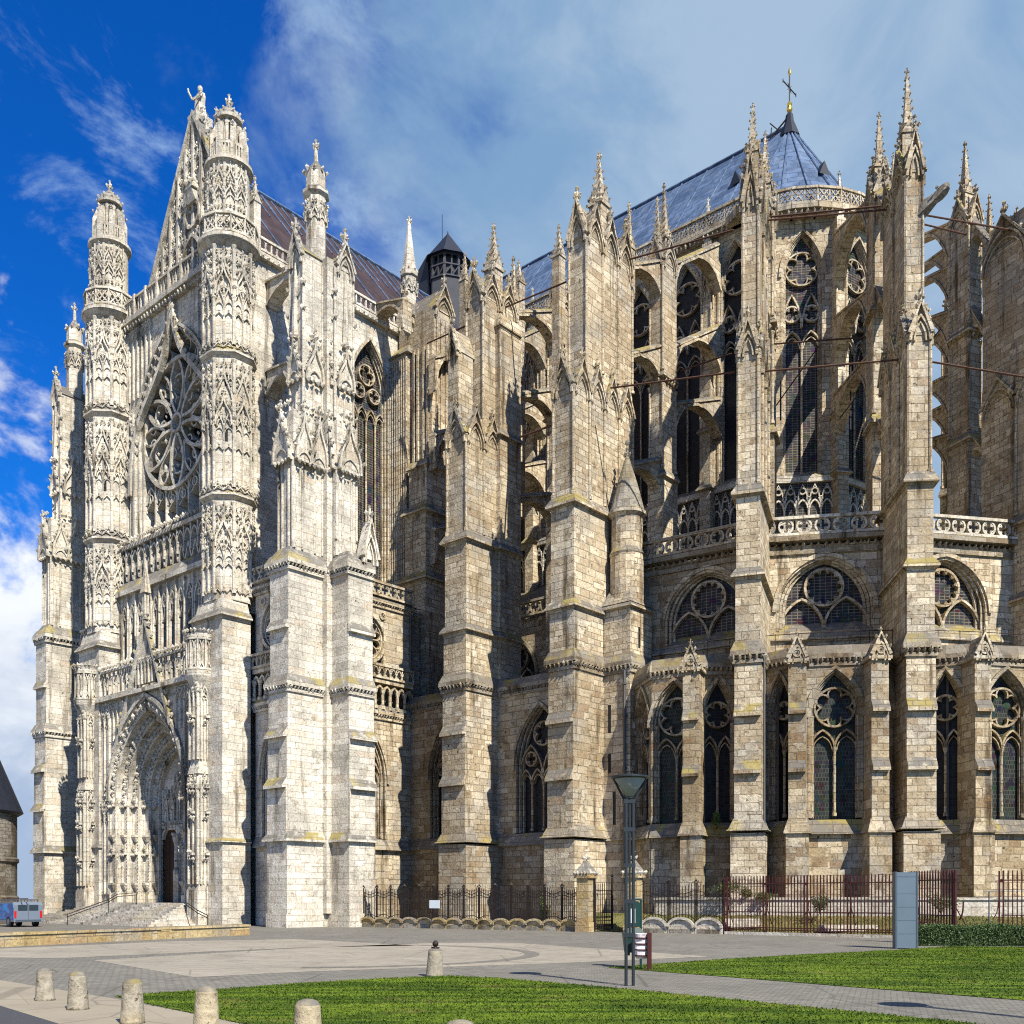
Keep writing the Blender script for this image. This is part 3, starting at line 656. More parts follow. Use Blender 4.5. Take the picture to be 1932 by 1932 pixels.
pierB = pier(faceS(12.58, 7.7), 1.0, 5.0, 'warm', zc=14.4, z1=18.2, z2=23.8, zg=30.1, zg2=31.9, zt=39.4, zt2=41.2, zp=45.0, so1=12.0, so2=8.9, nside=3, back=1.6, pin_b=-3.6)
pierC = pier(faceS(20.96, 7.7), .91, 6.1, 'warm', zc=14.5, z1=18.1, z2=23.9, zg=30.4, zg2=32.2, zt=39.5, zt2=41.6, zp=45.5, so1=11.8, so2=8.6, nside=4, back=1.3, pin_b=-3.6)
def onC(deg, r): t = rad(deg); return (OC[0] + r * sin(t), OC[1] - r * cos(t))
def aim(p, q):          # frame at p whose back points to q
    d = Vector((q[0] - p[0], q[1] - p[1])).normalized(); return Fr(p, (-(-d.y), -d.x) if False else (d.y, -d.x), (-d.x, -d.y))
RC = 6.5
VD, VE, VF, VG = onC(-28, RC), onC(13.5, RC), onC(52, RC), onC(90, RC)
PD, PE, PF = onC(-19.8, 25.17), onC(-.8, 25.17), onC(22.8, 25.17)
def aimf(p, q):
    f = aim(p, q); return Fr(f.o, (-f.B[1], f.B[0]), f.B)   # a to the right when seen from outside
FD, FE, FF = aimf(PD, OC), aimf(PE, VE), aimf(PF, OC)
pierD = pier(FD, .67, 5.2, 'warm', zp=43.5, zt=37.6, garg=None, pin_b=-2.2)
pierE = pier(FE, .70, 5.6, 'warm', zp=44.4, zt=38.2, zt2=40.2, pin_b=-2.4)
m = MB(); gargoyle(m, FE.rot(50, .15, -1.5), 0, .0, 36.2, 1.7, .24, .75); link('gargoyle', m, 'grey', pierE)
pierF = pier(FF, .75, 7.2, 'warm', zp=44.5)

# rear half of pier B, a second narrower block
m = MB(); F = faceS(13.4, 10.7)
m.box(F, -.8, .3, -2.0, 0, 0, 38); [string(m, F, -.8, .3, -2.0, 0, z, .35, .16) for z in (14.6, 18.2, 23.8, 31)]
string(m, F, -.8, .3, -2.0, 0, 38, .6, .1); link('buttress', m, 'warm', CATH)
m = MB(); F = faceS(12.6, 9.0)
m.box(F, -.95, -.05, -.4, .9, 30, 35.8); m.poly_b(F, [(-1.0, 35.6), (-.5, 37.1), (0, 35.6)], -.6, .95); gablet(m, F, -.5, .5, .95, 35.5, 37.2, .1, .12, 2, .2)
link('buttress_gable', m, 'warm', CATH)

# middle piers between the outer buttresses and the choir wall, with their flying arches
def ipier(F, hw, hb, z0, z1, zp, mat='warm', twin=False):
    m = MB(); m.box(F, -hw - .1, hw + .1, -hb - .1, hb + .1, z0, 28.5); string(m, F, -hw - .1, hw + .1, -hb - .1, hb + .1, 28.5, .4, .15)
    m.box(F, -hw, hw, -hb, hb, 28.5, z1)
    for z in (34.8,): string(m, F, -hw, hw, -hb, hb, z, .35, .2); leafrow(m, F, -hw, hw, hb + .1, z - .3, .14, .3); leafrow(m, F.R(hw, 0), -hb, hb, .1, z - .3, .14, .3)
    for sa in (-1, 1):
        for sb in (-1, 1): shaft(m, F, sa * hw, sb * hb, 29, 34.3, .08); shaft(m, F, sa * hw, sb * hb, 35.2, z1 - .4, .07)
    o = link('middle_pier', m, mat, CATH)
    g = MB()
    gablet(g, F, 0, hw + .05, hb + .03, z1 - .3, z1 + 1.2, .1, .12, 2, .18); gablet(g, F.R(hw, 0), 0, hb, .03, z1 - .3, z1 + 1.2, .1, .12, 2, .18)
    gablet(g, F.Lf(-hw, 0), 0, hb, .03, z1 - .3, z1 + 1.2, .1, .12, 2, .18)
    link('gable', g, mat, o)
    q = MB(); pinnacle(q, F, 0, -.15 if twin else 0, z1 - .2, .32, z1 + 1.6, zp); link('pinnacle', q, mat, o)
    if twin: q = MB(); pinnacle(q, F, 0, hb - .1, z1 - .2, .22, z1 + 1.0, zp - 1.4); link('pinnacle', q, mat, o)
    return o
NW = 25.7      # north coordinate of the choir's clerestory wall
def straight_set(e, n1, hwid=.32):
    F = faceS(e, 0)
    ipier(faceS(e, 18.4), .48, .75, 16, 42.4, 47.6, twin=True)
    for (b0, b1, z0, z1, zs) in ((-n1, -17.7, 39.6, 42.2, 37.6), (-n1, -17.7, 34.2, 36.8, 32.0), (-n1, -17.7, 27.6, 29.6, 25.4), (-19.1, -NW + .5, 42.6, 46.9, 40.2), (-19.1, -NW + .5, 37.3, 41.2, 34.8), (-19.1, -NW + .5, 33.6, 36.2, 31.2)):
        m = MB(); flyer(m, F, 0, hwid, b0, b1, z0, z1, zs); link('flying_buttress', m, 'warm', CATH)
straight_set(20.8, 13.0); straight_set(12.4, 12.0); straight_set(5.2, 13.0)
def radial_set(F, T, dep, rt, hwid=.30):
    d = math.hypot(T[0] - F.o[0], T[1] - F.o[1])
    ipier(F.mv(0, -rt), .46, .72, 16, 41.6, 46.4)
    G = aimf(F.at(0, -rt), T); d2 = math.hypot(T[0] - G.o[0], T[1] - G.o[1])
    for (f, b0, b1, z0, z1, zs) in ((F, -dep + .3, -rt + .6, 39.2, 41.6, 37.2), (F, -dep + .3, -rt + .6, 33.8, 36.4, 31.8), (F, -dep + .3, -rt + .6, 27, 29, 24.8), (G, -.7, -d2 + .3, 42.2, 46.4, 39.8), (G, -.7, -d2 + .3, 36.9, 40.8, 34.4), (G, -.7, -d2 + .3, 33.2, 35.6, 30.8)):
        m = MB(); flyer(m, f, 0, hwid, b0, b1, z0, z1, zs); link('flying_buttress', m, 'warm', CATH)
radial_set(FD, VD, 5.2, 8.4); radial_set(FE, VE, 5.6, 8.0); radial_set(FF, VF, 7.2, 8.9)
q = pt(1795, 1000, 68); ipier(fang((q[0], q[1]), 35), .26, .5, 16, 39.5, 43.5)
for f0, T, zs_ in ((FF, VF, ((39.6, 43.2), (29.5, 32.5))), (FF, onC(66, RC), ((41.0, 44.5), (36.0, 39.5), (31.5, 34.5)))):
    G = aimf(f0.at(0, -8.9), T); d2 = math.hypot(T[0] - G.o[0], T[1] - G.o[1])
    for z0, z1 in zs_: m = MB(); flyer(m, G, 0, .26, -.6, -d2 + .2, z0, z1, z0 - 1.5, .4); link('flying_buttress', m, 'warm', CATH)

# ------------------------------------------------------------------ choir clerestory, triforium, roof
ZS, ZSP, ZAP, ZCO = 30.4, 44.2, 46.9, 47.7
def clere_bay(F, hwid, wwin, ac=0., glass='glassgrid', zap=46.9, b=0.):
    """one bay of clerestory wall with its window"""
    m = MB(); h = 2.9
    wall_open(m, F, -hwid, hwid, 22, ZCO, [(ac, wwin, ZS, zap - h, h)], b, .5)
    o = link('clerestory_wall', m, 'warm', CATH)
    t = wwin * .5
    window(o if False else CATH, F, ac, wwin, ZS, zap - h, h, b, .5, 'warm', glass, 2,
           rose=[(zap - 2.35, wwin * .84, 6), (41.5, wwin * .40, 5, -t), (41.5, wwin * .40, 5, t)], zsub=39.2, hsub=1.1, t=.13, orders=3,
           subs=[(-t, t * .98, 40.6, 2.2), (t, t * .98, 40.6, 2.2)])
    # triforium arcade below
    a = MB(); n = 5 if wwin > 1.2 else 4; w = 2 * (hwid - .3) / n
    a.box(F, -hwid, hwid, b - .1, b + .28, 29.85, 30.15); string(a, F, -hwid, hwid, b - .1, b + .1, 30.2, .2, .15)
    for i in range(n):
        c = -hwid + .3 + (i + .5) * w
        a.bar(F, parch(c, w * .42, 28.1, w * .7, 5), .10, b + .05, b + .22); a.bar(F, circ(c, 29.25, w * .26, 12), .09, b + .05, b + .22, True)
        a.bar(F, circ(c + w / 2, 28.75, w * .17, 8), .07, b + .05, b + .22, True)
        shaft(a, F, c - w / 2, b + .13, 26.6, 28.2, .07)
        a.bar(F, [(c - w / 2, 28.3), (c - w * .3, 29.2), (c, 29.7), (c + w * .3, 29.2), (c + w / 2, 28.3)], .08, b + .05, b + .22)
    shaft(a, F, hwid - .3, b + .13, 26.6, 28.2, .07)
    tri = link('triforium', a, 'white', CATH)
    g = MB(); g.add([F.p(-hwid, b + .03, 26.5), F.p(hwid, b + .03, 26.5), F.p(hwid, b + .03, 29.9), F.p(-hwid, b + .03, 29.9)], [(0, 1, 2, 3)]); link('glass', g, 'glassgrid', tri)
def wall_pier(F, hw=.42, pr=.7):
    m = MB(); m.box(F, -hw, hw, -.3, pr, 22, 38); m.hexa(F, -hw, hw, -.3, pr, 38, -hw, hw, -.3, pr * .75, 38.6); m.box(F, -hw * .85, hw * .85, -.3, pr * .7, 38, 47.4)
    for sa in (-1, 1): shaft(m, F, sa * hw * .9, pr * .72, 30.4, 46.5, .075)
    string(m, F, -hw, hw, -.3, pr, 34.2, .3, .12); string(m, F, -hw, hw, -.3, pr, 30.2, .3, .15)
    gablet(m, F, 0, hw * .85, pr * .72, 43.6, 44.9, .09, .12, 2, .14, .1); gablet(m, F, 0, hw * .85, pr * .72, 39.2, 40.5, .09, .12, 2, .14, .1)
    o = link('wall_pier', m, 'warm', CATH)
    q = MB(); pinnacle(q, F, 0, pr * .35, 47.2, .2, 48.7, 50.5); link('pinnacle', q, 'white', o)
for i, e in enumerate((22.0, 18.0, 14.0, 10.0, 6.0, 2.0)): clere_bay(faceS(e, NW), 2.0, 1.32, glass='glass')
for e in (20.0, 16.0, 12.0, 8.0, 4.0, 0.0): wall_pier(faceS(e, NW))
def chord(p, q):         # frame on the middle of a side running from p (left) to q (right), seen from outside
    d = Vector((q[0] - p[0], q[1] - p[1])); l = d.length; d.normalize()
    return Fr(((p[0] + q[0]) / 2, (p[1] + q[1]) / 2), (d.x, d.y), (d.y, -d.x)), l / 2
SEnd = bl(24.0, NW)
for p, q, w in ((SEnd, VD, .8), (VD, VE, 1.32), (VE, VF, 1.3), (VF, VG, 1.3)):
    F, h = chord(p, q); clere_bay(F, h, min(w, h - .45), glass='glasscol')
for p, a in ((VD, -26), (VE, 13.5), (VF, 52), (SEnd, -41)): wall_pier(fang(p, a), .40, .75)
# cornice, balustrade
def ringpath(r):
    return [bl(-14, NW - (r - RC)), (lambda q: q)(bl(23.6, NW - (r - RC)))] + [onC(a, r) for a in (-44, -28, -14, 0, 13.5, 26, 39, 52, 65, 78, 90)]
m = MB(); mb2 = MB()
pts = ringpath(RC + .35)
for p, q in zip(pts, pts[1:]):
    F, h = chord(p, q)
    m.box(F, -h, h, -1.2, .0, ZCO, ZCO + .25); m.box(F, -h, h, -1.2, .25, ZCO + .25, ZCO + .55)
    leafrow(m, F, -h, h, .06, ZCO + .05, .16, .36)
    balus(mb2, F, -h, h, .12, ZCO + .55, 1.15, .72, 'x')
co = link('carved_cornice', m, 'warm', CATH); link('balustrade', mb2, 'warm', CATH)
# roof: straight part and faceted cone over the apse
ZE, ZR = 48.2, 58.6
m = MB(); RE = RC + .1
ew = -14.0; r0 = bl(ew, 32.9); r1 = OC
s0 = bl(ew, 32.9 - RE - .6); s1 = bl(22.5, 32.9 - RE - .6); n0 = bl(ew, 32.9 + RE); n1 = bl(22.5, 32.9 + RE)
P3 = lambda p, z: (p[0], p[1], z)
m.add([P3(s0, ZE), P3(s1, ZE), P3(r1, ZR), P3(r0, ZR)], [(0, 1, 2, 3)]); m.add([P3(n0, ZE), P3(n1, ZE), P3(r1, ZR), P3(r0, ZR)], [(3, 2, 1, 0)])
ring = [s1] + [onC(a, RE) for a in range(-41 + 20, 139 - 10, 20)] + [n1]
for p, q in zip(ring, ring[1:]): m.add([P3(p, ZE), P3(q, ZE), P3(r1, ZR)], [(0, 1, 2)])
roof = link('roof', m, 'lead', CATH)
m = MB()
for p in ring[1:-1]: m.rod(P3(p, ZE + .05), P3(r1, ZR + .05), .085)
N_ = 17
for k in range(N_):
    f = k / (N_ - 1); a = [s0[i] + (s1[i] - s0[i]) * f for i in (0, 1)]; c = [r0[i] + (r1[i] - r0[i]) * f for i in (0, 1)]
    m.rod(P3(a, ZE + .04), P3(c, ZR + .04), .06)
m.rod(P3(r0, ZR + .05), P3(r1, ZR + .05), .16)
link('roll_seam', m, 'lead', roof)
for f, hgt, dist in ((.60, .52, 0), (.93, .55, 0)):
    m = MB(); a = bl(-14 + 36.5 * f, 32.9 - (RE + .6) * (1 - hgt)); z = ZE + (ZR - ZE) * hgt; F = Fr(a, S0.A, S0.B)
    m.add([F.p(-.45, .35, z - .25), F.p(.45, .35, z - .25), F.p(0, .3, z + .75), F.p(0, -.55, z + .75)], [(0, 1, 2), (0, 2, 3), (1, 3, 2)])
    link('roof_vent', m, 'slate', roof)
m = MB(); a = onC(20, RE * .58); F = fang(a, 20); z = ZE + (ZR - ZE) * .42
m.add([F.p(-.45, .35, z - .25), F.p(.45, .35, z - .25), F.p(0, .3, z + .75), F.p(0, -.6, z + .75)], [(0, 1, 2), (0, 2, 3), (1, 3, 2)]); link('roof_vent', m, 'slate', roof)
# finial cross on the apse roof
m = MB(); F = W0.mv(*OC)
m.lathe(F, 0, 0, [(.8, ZR - .9), (.5, ZR - .1), (.34, ZR + .3), (.28, ZR + .8), (.08, ZR + 1.1)], 8)
cr = link('roof_cross', m, 'slate', CATH)
m = MB(); m.rod((*OC, ZR + .8), (*OC, ZR + 3.9), .045); F2 = F.rot(46)
m.rod(F2.p(-.95, 0, ZR + 2.85), F2.p(.95, 0, ZR + 2.85), .045)
for t in (-.95, .95): m.rod(F2.p(t, 0, ZR + 2.72), F2.p(t, 0, ZR + 2.98), .035)
for k in range(4): t = pi / 4 + k * pi / 2; m.rod(F2.p(.06 * cos(t), 0, ZR + 2.85 + .06 * sin(t)), F2.p(.36 * cos(t), 0, ZR + 2.85 + .36 * sin(t)), .025)
m.rod(F.p(-.2, 0, ZR + .6), (OC[0] - 1.2, OC[1] + .5, ZR - .4), .06); m.rod((OC[0] - .8, OC[1] + .4, ZR + .1), (OC[0] - 1.4, OC[1] + .2, ZR + .4), .04)
m.rod((OC[0] - 1.2, OC[1] + .5, ZR + .3), (OC[0] - 1.25, OC[1] + .6, ZR - .45), .04)
link('cross_rod', m, 'iron', cr)
m = MB(); m.lathe(F, 0, 0, [(.07, ZR + 1.0), (.20, ZR + 1.15), (.22, ZR + 1.3), (.14, ZR + 1.5), (.2, ZR + 1.65), (.06, ZR + 1.85)], 10); link('gilded_ball', m, 'gold', cr)
m = MB(); m.lathe(F, 0, 0, [(.02, ZR + 3.7), (.11, ZR + 3.9), (.09, ZR + 4.1), (.015, ZR + 4.4)], 8); link('weathercock', m, 'gold', cr)
# inner body so that nothing shows through the vessel
m = MB(); m.box(S0, -14, 22, -38.8, -NW - 1.0, 0, 48); link('choir_core', m, 'old', CATH)
m = MB(); m.lathe(W0, *OC, [(RC - .9, 0), (RC - .9, 48)], 20); link('apse_core', m, 'old', CATH)

# ------------------------------------------------------------------ ambulatory wall (upper windows) and lean-to roofs
angs = [-46, -19.8, -.8, 22.8, 46]
RA = 20.3
m2 = MB()
for i, (a0, a1) in enumerate(zip(angs, angs[1:])):
    F, h = chord(onC(a0, RA), onC(a1, RA)); ac = 1.55 if i == 0 else .15 if i == 1 else -.6; w = 2.45
    m = MB(); wall_open(m, F, -h, h, 10, 21.0, [(ac, w, 16.3, 17.5, 2.75)], 0, .6)
    o = link('ambulatory_wall', m, 'old' if i == 0 else 'warm', CATH)
    window(CATH, F, ac, w, 16.3, 17.5, 2.75, 0, .6, 'warm', 'glasscol', 2, rose=[(18.75, 1.0, 12)], zsub=16.4, hsub=1.75, t=.17, orders=3, cols=False)
    c = MB(); c.box(F, -h, h, -.3, .12, 20.5, 20.75); leafrow(c, F, -h, h, .1, 20.95, .15, .36); c.box(F, -h, h, -.3, .42, 21.15, 21.4); c.hexa(F, -h, h, -.3, .42, 21.4, -h, h, -.3, .1, 21.6)
    link('carved_cornice', c, 'soot', CATH)
    bq = MB(); balus(bq, F, -h, h, .2, 21.45, 1.05, .92, 'quat', .10, .2); link('balustrade', bq, 'white' if i else 'warm', CATH)
    m2.add([P3(onC(a0, RA), 21.3), P3(onC(a1, RA), 21.3), P3(onC(a1, RC), 26.6), P3(onC(a0, RC), 26.6)], [(0, 1, 2, 3)])
    c = MB(); string(c, F, -h, h, -.3, 0, 15.9, .35, .12); link('sill_course', c, 'warm', CATH)
link('ambulatory_roof', m2, 'grey', CATH)
# straight inner aisle wall
F = faceS(0, 18.0); m = MB()
wall_open(m, F, 3, 22, 10, 21.5, [(8.6, 1.9, 16.2, 17.6, 2.6), (16.6, 2.3, 16.2, 17.6, 2.7)], 0, .6); link('inner_aisle_wall', m, 'old', CATH)
for e, w in ((8.6, 1.9), (16.6, 2.3)): window(CATH, F, e, w, 16.2, 17.6, 2.6, 0, .6, 'old', 'glass', 2, rose=[(18.9, .9, 8)], zsub=16.4, hsub=1.7, t=.16, cols=False)
m = MB(); balus(m, F, 3, 22, .2, 21.6, 1.1, .92, 'quat', .1, .2); link('balustrade', m, 'warm', CATH)
m = MB(); p = S0.p
m.add([p(3, -18, 21.5), p(23, -18, 21.5), p(23, -NW, 26.6), p(3, -NW, 26.6)], [(0, 1, 2, 3)])
m.add([p(5.6, -10.8, 15.4), p(22, -10.8, 15.4), p(22, -18, 17.2), p(5.6, -18, 17.2)], [(0, 1, 2, 3)]); link('aisle_roof', m, 'grey', CATH)

# ------------------------------------------------------------------ outer aisle wall, straight bays
F = faceS(0, 10.6); m = MB()
wall_open(m, F, 5.6, 21.9, 0, 14.6, [(9.2, 1.75, 5.2, 9.6, 4.0), (17.0, 1.95, 5.2, 9.8, 3.9)], 0, .7); link('aisle_wall', m, 'old', CATH)
for e, w in ((9.2, 1.7), (17.0, 1.9)):
    window(CATH, F, e, w, 5.7, 9.7, 3.85, 0, .7, 'old', 'glass', 4, rose=[(11.8, .72, 6), (10.3, .42, 4, -w * .5), (10.3, .42, 4, w * .5)], zsub=8.8, hsub=.85, t=.13,
           subs=[(-w * .5, w * .49, 9.2, 1.95), (w * .5, w * .49, 9.2, 1.95)])
m = MB(); cornice(m, F, 5.6, 21.9, -.3, 0, 14.3, .6, .2, 'F'); link('carved_cornice', m, 'soot', CATH)
m = MB(); m.hexa(F, 5.6, 21.9, -.3, .35, 4.95, 5.6, 21.9, -.3, 0, 5.7); link('sill_course', m, 'old', CATH)

# stair turret beside pier C
m = MB(); F = faceS(21.87, 10.5)
m.box(F, 0, 1.9, -2.2, 0, 0, 5.0); m.hexa(F, -.05, 2.05, -2.3, .15, 5.0, 0, 1.85, -2.2, 0, 5.8); m.box(F, 0, 1.85, -2.2, 0, 5, 18.3)
string(m, F, 0, 1.85, -2.2, 0, 18.3, .25, .15); m.hexa(F, -.1, 1.95, -2.3, .1, 18.5, .5, 1.35, -1.6, -.5, 20.0)
G = F.R(1.85, 0)
for z in (8.6, 11.6): m.poly_a(G, [(0, z - .3), (.22, z - .3), (.22, z - .15), (0, z + .3)], .2, 1.9)
for sa, z in ((.45, 9.0), (.45, 11.7), (.75, 6.6)): pass
st = link('stair_turret', m, 'warm', CATH)
m = MB(); cornice(m, F, 0, 1.85, -2.2, 0, 14.5, .65, .18, 'FR'); link('carved_cornice', m, 'soot', st)
m = MB(); m.lathe(F, .95, -1.0, [(.98, 18.4), (.98, 21.4), (1.05, 21.5), (.95, 21.7), (.9, 21.8), (.9, 23.6), (1.1, 23.75), (1.1, 23.95), (.95, 24.1)], 18); link('turret_drum', m, 'warm', st)
m = MB(); m.lathe(F, .95, -1.0, [(1.02, 24.0), (.6, 25.6), (.1, 27.2)], 16); m.finial(F, .95, -1.0, 27.1, .24); m.crk(F, .95, -1.0, 28.0, .2, 0, 0); link('turret_cone', m, 'grey', st)
for a, z, h in ((.42, 11.2, 1.6), (.42, 8.9, 1.1), (.75, 5.9, 1.9)): m = MB(); m.box(F, a - .1, a + .1, -.02, .006, z, z + h); link('slit_window', m, 'glass', st)
for b_, z in ((.9, 10.5), (.9, 16.0)): m = MB(); m.box(G, b_ - .1, b_ + .1, -.02, .006, z, z + 1.2); link('slit_window', m, 'glass', st)
m = MB(); m.rod(F.p(1.55, .13, 2.5), F.p(1.55, .13, 14.6), .09); [m.lathe(F, 1.55, .13, [(.13, z), (.13, z + .12)], 8) for z in (5.9, 9, 12, 13.8)]; link('drainpipe', m, 'pipe', CATH)

# ------------------------------------------------------------------ chapels round the apse
def chapel(mid, capl, capr, Fl, hwl, depl, Fr_, hwr):
    F = fang(OC, mid); rf = 23.9
    def loc(G, a, b):           # a point of another frame in this frame
        q = G.at(a, b); d = (q[0] - OC[0], q[1] - OC[1]); return (d[0] * F.A[0] + d[1] * F.A[1], d[0] * F.B[0] + d[1] * F.B[1])
    pl = loc(Fl, hwl, -2.2); pr = loc(Fr_, -hwr, -2.2); cl, cr_ = (capl, rf), (capr, rf)
    m = MB(); c = MB(); s = MB(); first = None
    for (p, q, big) in ((pl, cl, 0), (cl, cr_, 1), (cr_, pr, 0)):
        G, h = chord(F.at(*p), F.at(*q)); w = 1.06 if big else min(.95, h - .42)
        mm = MB(); wall_open(mm, G, -h, h, 0, 14.2, [(0, w + .25, 5.2, 11.0, 2.35)], 0, .6); link('chapel_wall', mm, 'old', CATH)
        window(CATH, G, 0, w + .2, 5.75, 11.0, 2.3, 0, .6, 'old', 'glassgreen' if big else 'glass', 2, rose=[(11.45, w * .93, 6)], zsub=9.35, hsub=.95, t=.13, orders=3)
        cornice(c, G, -h, h, -.3, 0, 13.5, .6, .16, 'F'); s.hexa(G, -h, h, -.3, .4, 4.95, -h, h, -.3, 0, 5.7); s.box(G, -h, h, -.3, .12, 0, 4.95)
    link('carved_cornice', c, 'soot', CATH); link('plinth', s, 'old', CATH)
    m = MB(); q = [F.p(*x, 14.2) for x in (pl, cl, cr_, pr)]; top = F.p(0, RA - .2, 15.4); m.add(q + [top], [(0, 1, 4), (1, 2, 4), (2, 3, 4)]); link('chapel_roof', m, 'grey', CATH)
def chapel_buttress(p, ang, hw=.43):
    F = fang(p, ang); m = MB(); d = 1.6
    m.box(F, -hw - .12, hw + .12, -d, .12, 0, 5.0); m.hexa(F, -hw - .25, hw + .25, -d, .25, 4.95, -hw, hw, -d, .02, 5.75)
    m.poly_a(F, [(-d, 5.2), (.08, 5.2), (.08, 8.05), (.32, 8.0), (.32, 8.16), (.04, 8.6), (.04, 10.95), (.28, 10.9), (.28, 11.06), (0, 11.5), (0, 13.6), (-d, 13.6)], -hw, hw)
    o = link('chapel_buttress', m, 'old', CATH)
    m = MB(); m.box(F, -hw - .14, hw + .14, -d, .14, 13.5, 13.68); gablet(m, F, 0, hw + .05, .08, 13.68, 14.75, .12, .1, 2, .1, .4); m.poly_b(F, [(-hw, 13.6), (0, 14.7), (hw, 13.6)], -d, .05)
    foil(m, F, 0, 13.95, .18, 3, .04, .18, .06); link('gable', m, 'warm', o)
FCx = faceS(20.96, 7.7)
chapel(-30.5, -.9, 1.7, faceS(23.7, 8.8), 0, 5, FD, .66); chapel(-10.3, -1.75, 2.2, FD, .66, 5, FE, .7); chapel(11, -2.0, 2.2, FE, .7, 5, FF, .75)
for mid, a, d in ((-30.5, 1.75, 9), (-10.3, -1.75, -7), (-10.3, 2.2, 9), (11, -2.0, -5), (11, 2.2, 10)):
    chapel_buttress(fang(OC, mid).at(a, 25.0), mid + d)
m = MB(); m.lathe(W0, *OC, [(19.0, 0), (19.0, 14)], 40); link('ambulatory_core', m, 'old', CATH)
m = MB(); g0 = [P3(onC(a, 23.6), 0) for a in range(-50, 51, 5)]
for (mid, a) in ((-10.3, -2.9), (11, -2.95)):
    q = fang(OC, mid).at(a + .35, 23.0); m.rod((*q, 1), (*q, 14), .07)
q = FD.at(.80, -.15); m.rod((*q, 1), (*q, 13.8), .06); link('drainpipe', m, 'pipe', CATH)
# iron handrail along the chapel roofs
m = MB(); prev = None
for a in range(-26, 26, 3):
    q = onC(a, 22.6); m.rod((*q, 14.2), (*q, 15.6), .02)
    if prev: m.rod((*prev, 15.55), (*q, 15.55), .02)
    prev = q
link('roof_handrail', m, 'iron', CATH)

# ------------------------------------------------------------------ iron tie rods
def tie(p, q, r=.05): m = MB(); m.rod(p, q, r); link('tie_rod', m, 'rust', CATH)
tie(pt(1152, 732, 57.5), pt(1386, 702, 52.8)); tie(pt(1434, 701, 53.5), pt(1716, 677, 52)); tie(pt(1459, 649, 60), pt(1650, 635, 59))
tie(pt(1284, 700, 66), pt(1380, 667, 64), .045); tie(pt(1189, 489, 61), pt(1384, 434, 58)); tie(pt(1430, 417, 56), pt(1690, 394, 55)); tie(pt(1434, 411, 58), pt(1682, 387, 56), .05)
tie(pt(1735, 679, 54), pt(1950, 714, 53)); tie(pt(1735, 404, 56), pt(1930, 438, 57), .05); tie(pt(1730, 420, 58), pt(1830, 444, 60), .05)
tie(pt(806, 648, 70), pt(890, 610, 66)); tie(pt(932, 589, 66.5), pt(1068, 532, 61)); tie(pt(980, 825, 64), pt(1040, 803, 60), .06)
m = MB()
for (px, py, Y, dx, dz) in ((1599, 760, 66, .1, 2.0), (1683, 725, 60, .1, 2.0), (1468, 752, 62, .1, 1.6)):
    q = pt(px, py, Y); m.rod((q[0], q[1] - .6, q[2] - dz), (q[0], q[1] - .6, q[2] + dz), .05)
    m.rod((q[0] - .7, q[1] - .6, q[2] - 1.3), (q[0] + 1.6, q[1] - 3, q[2] + 1.6), .035)
link('wall_anchor', m, 'iron', CATH)

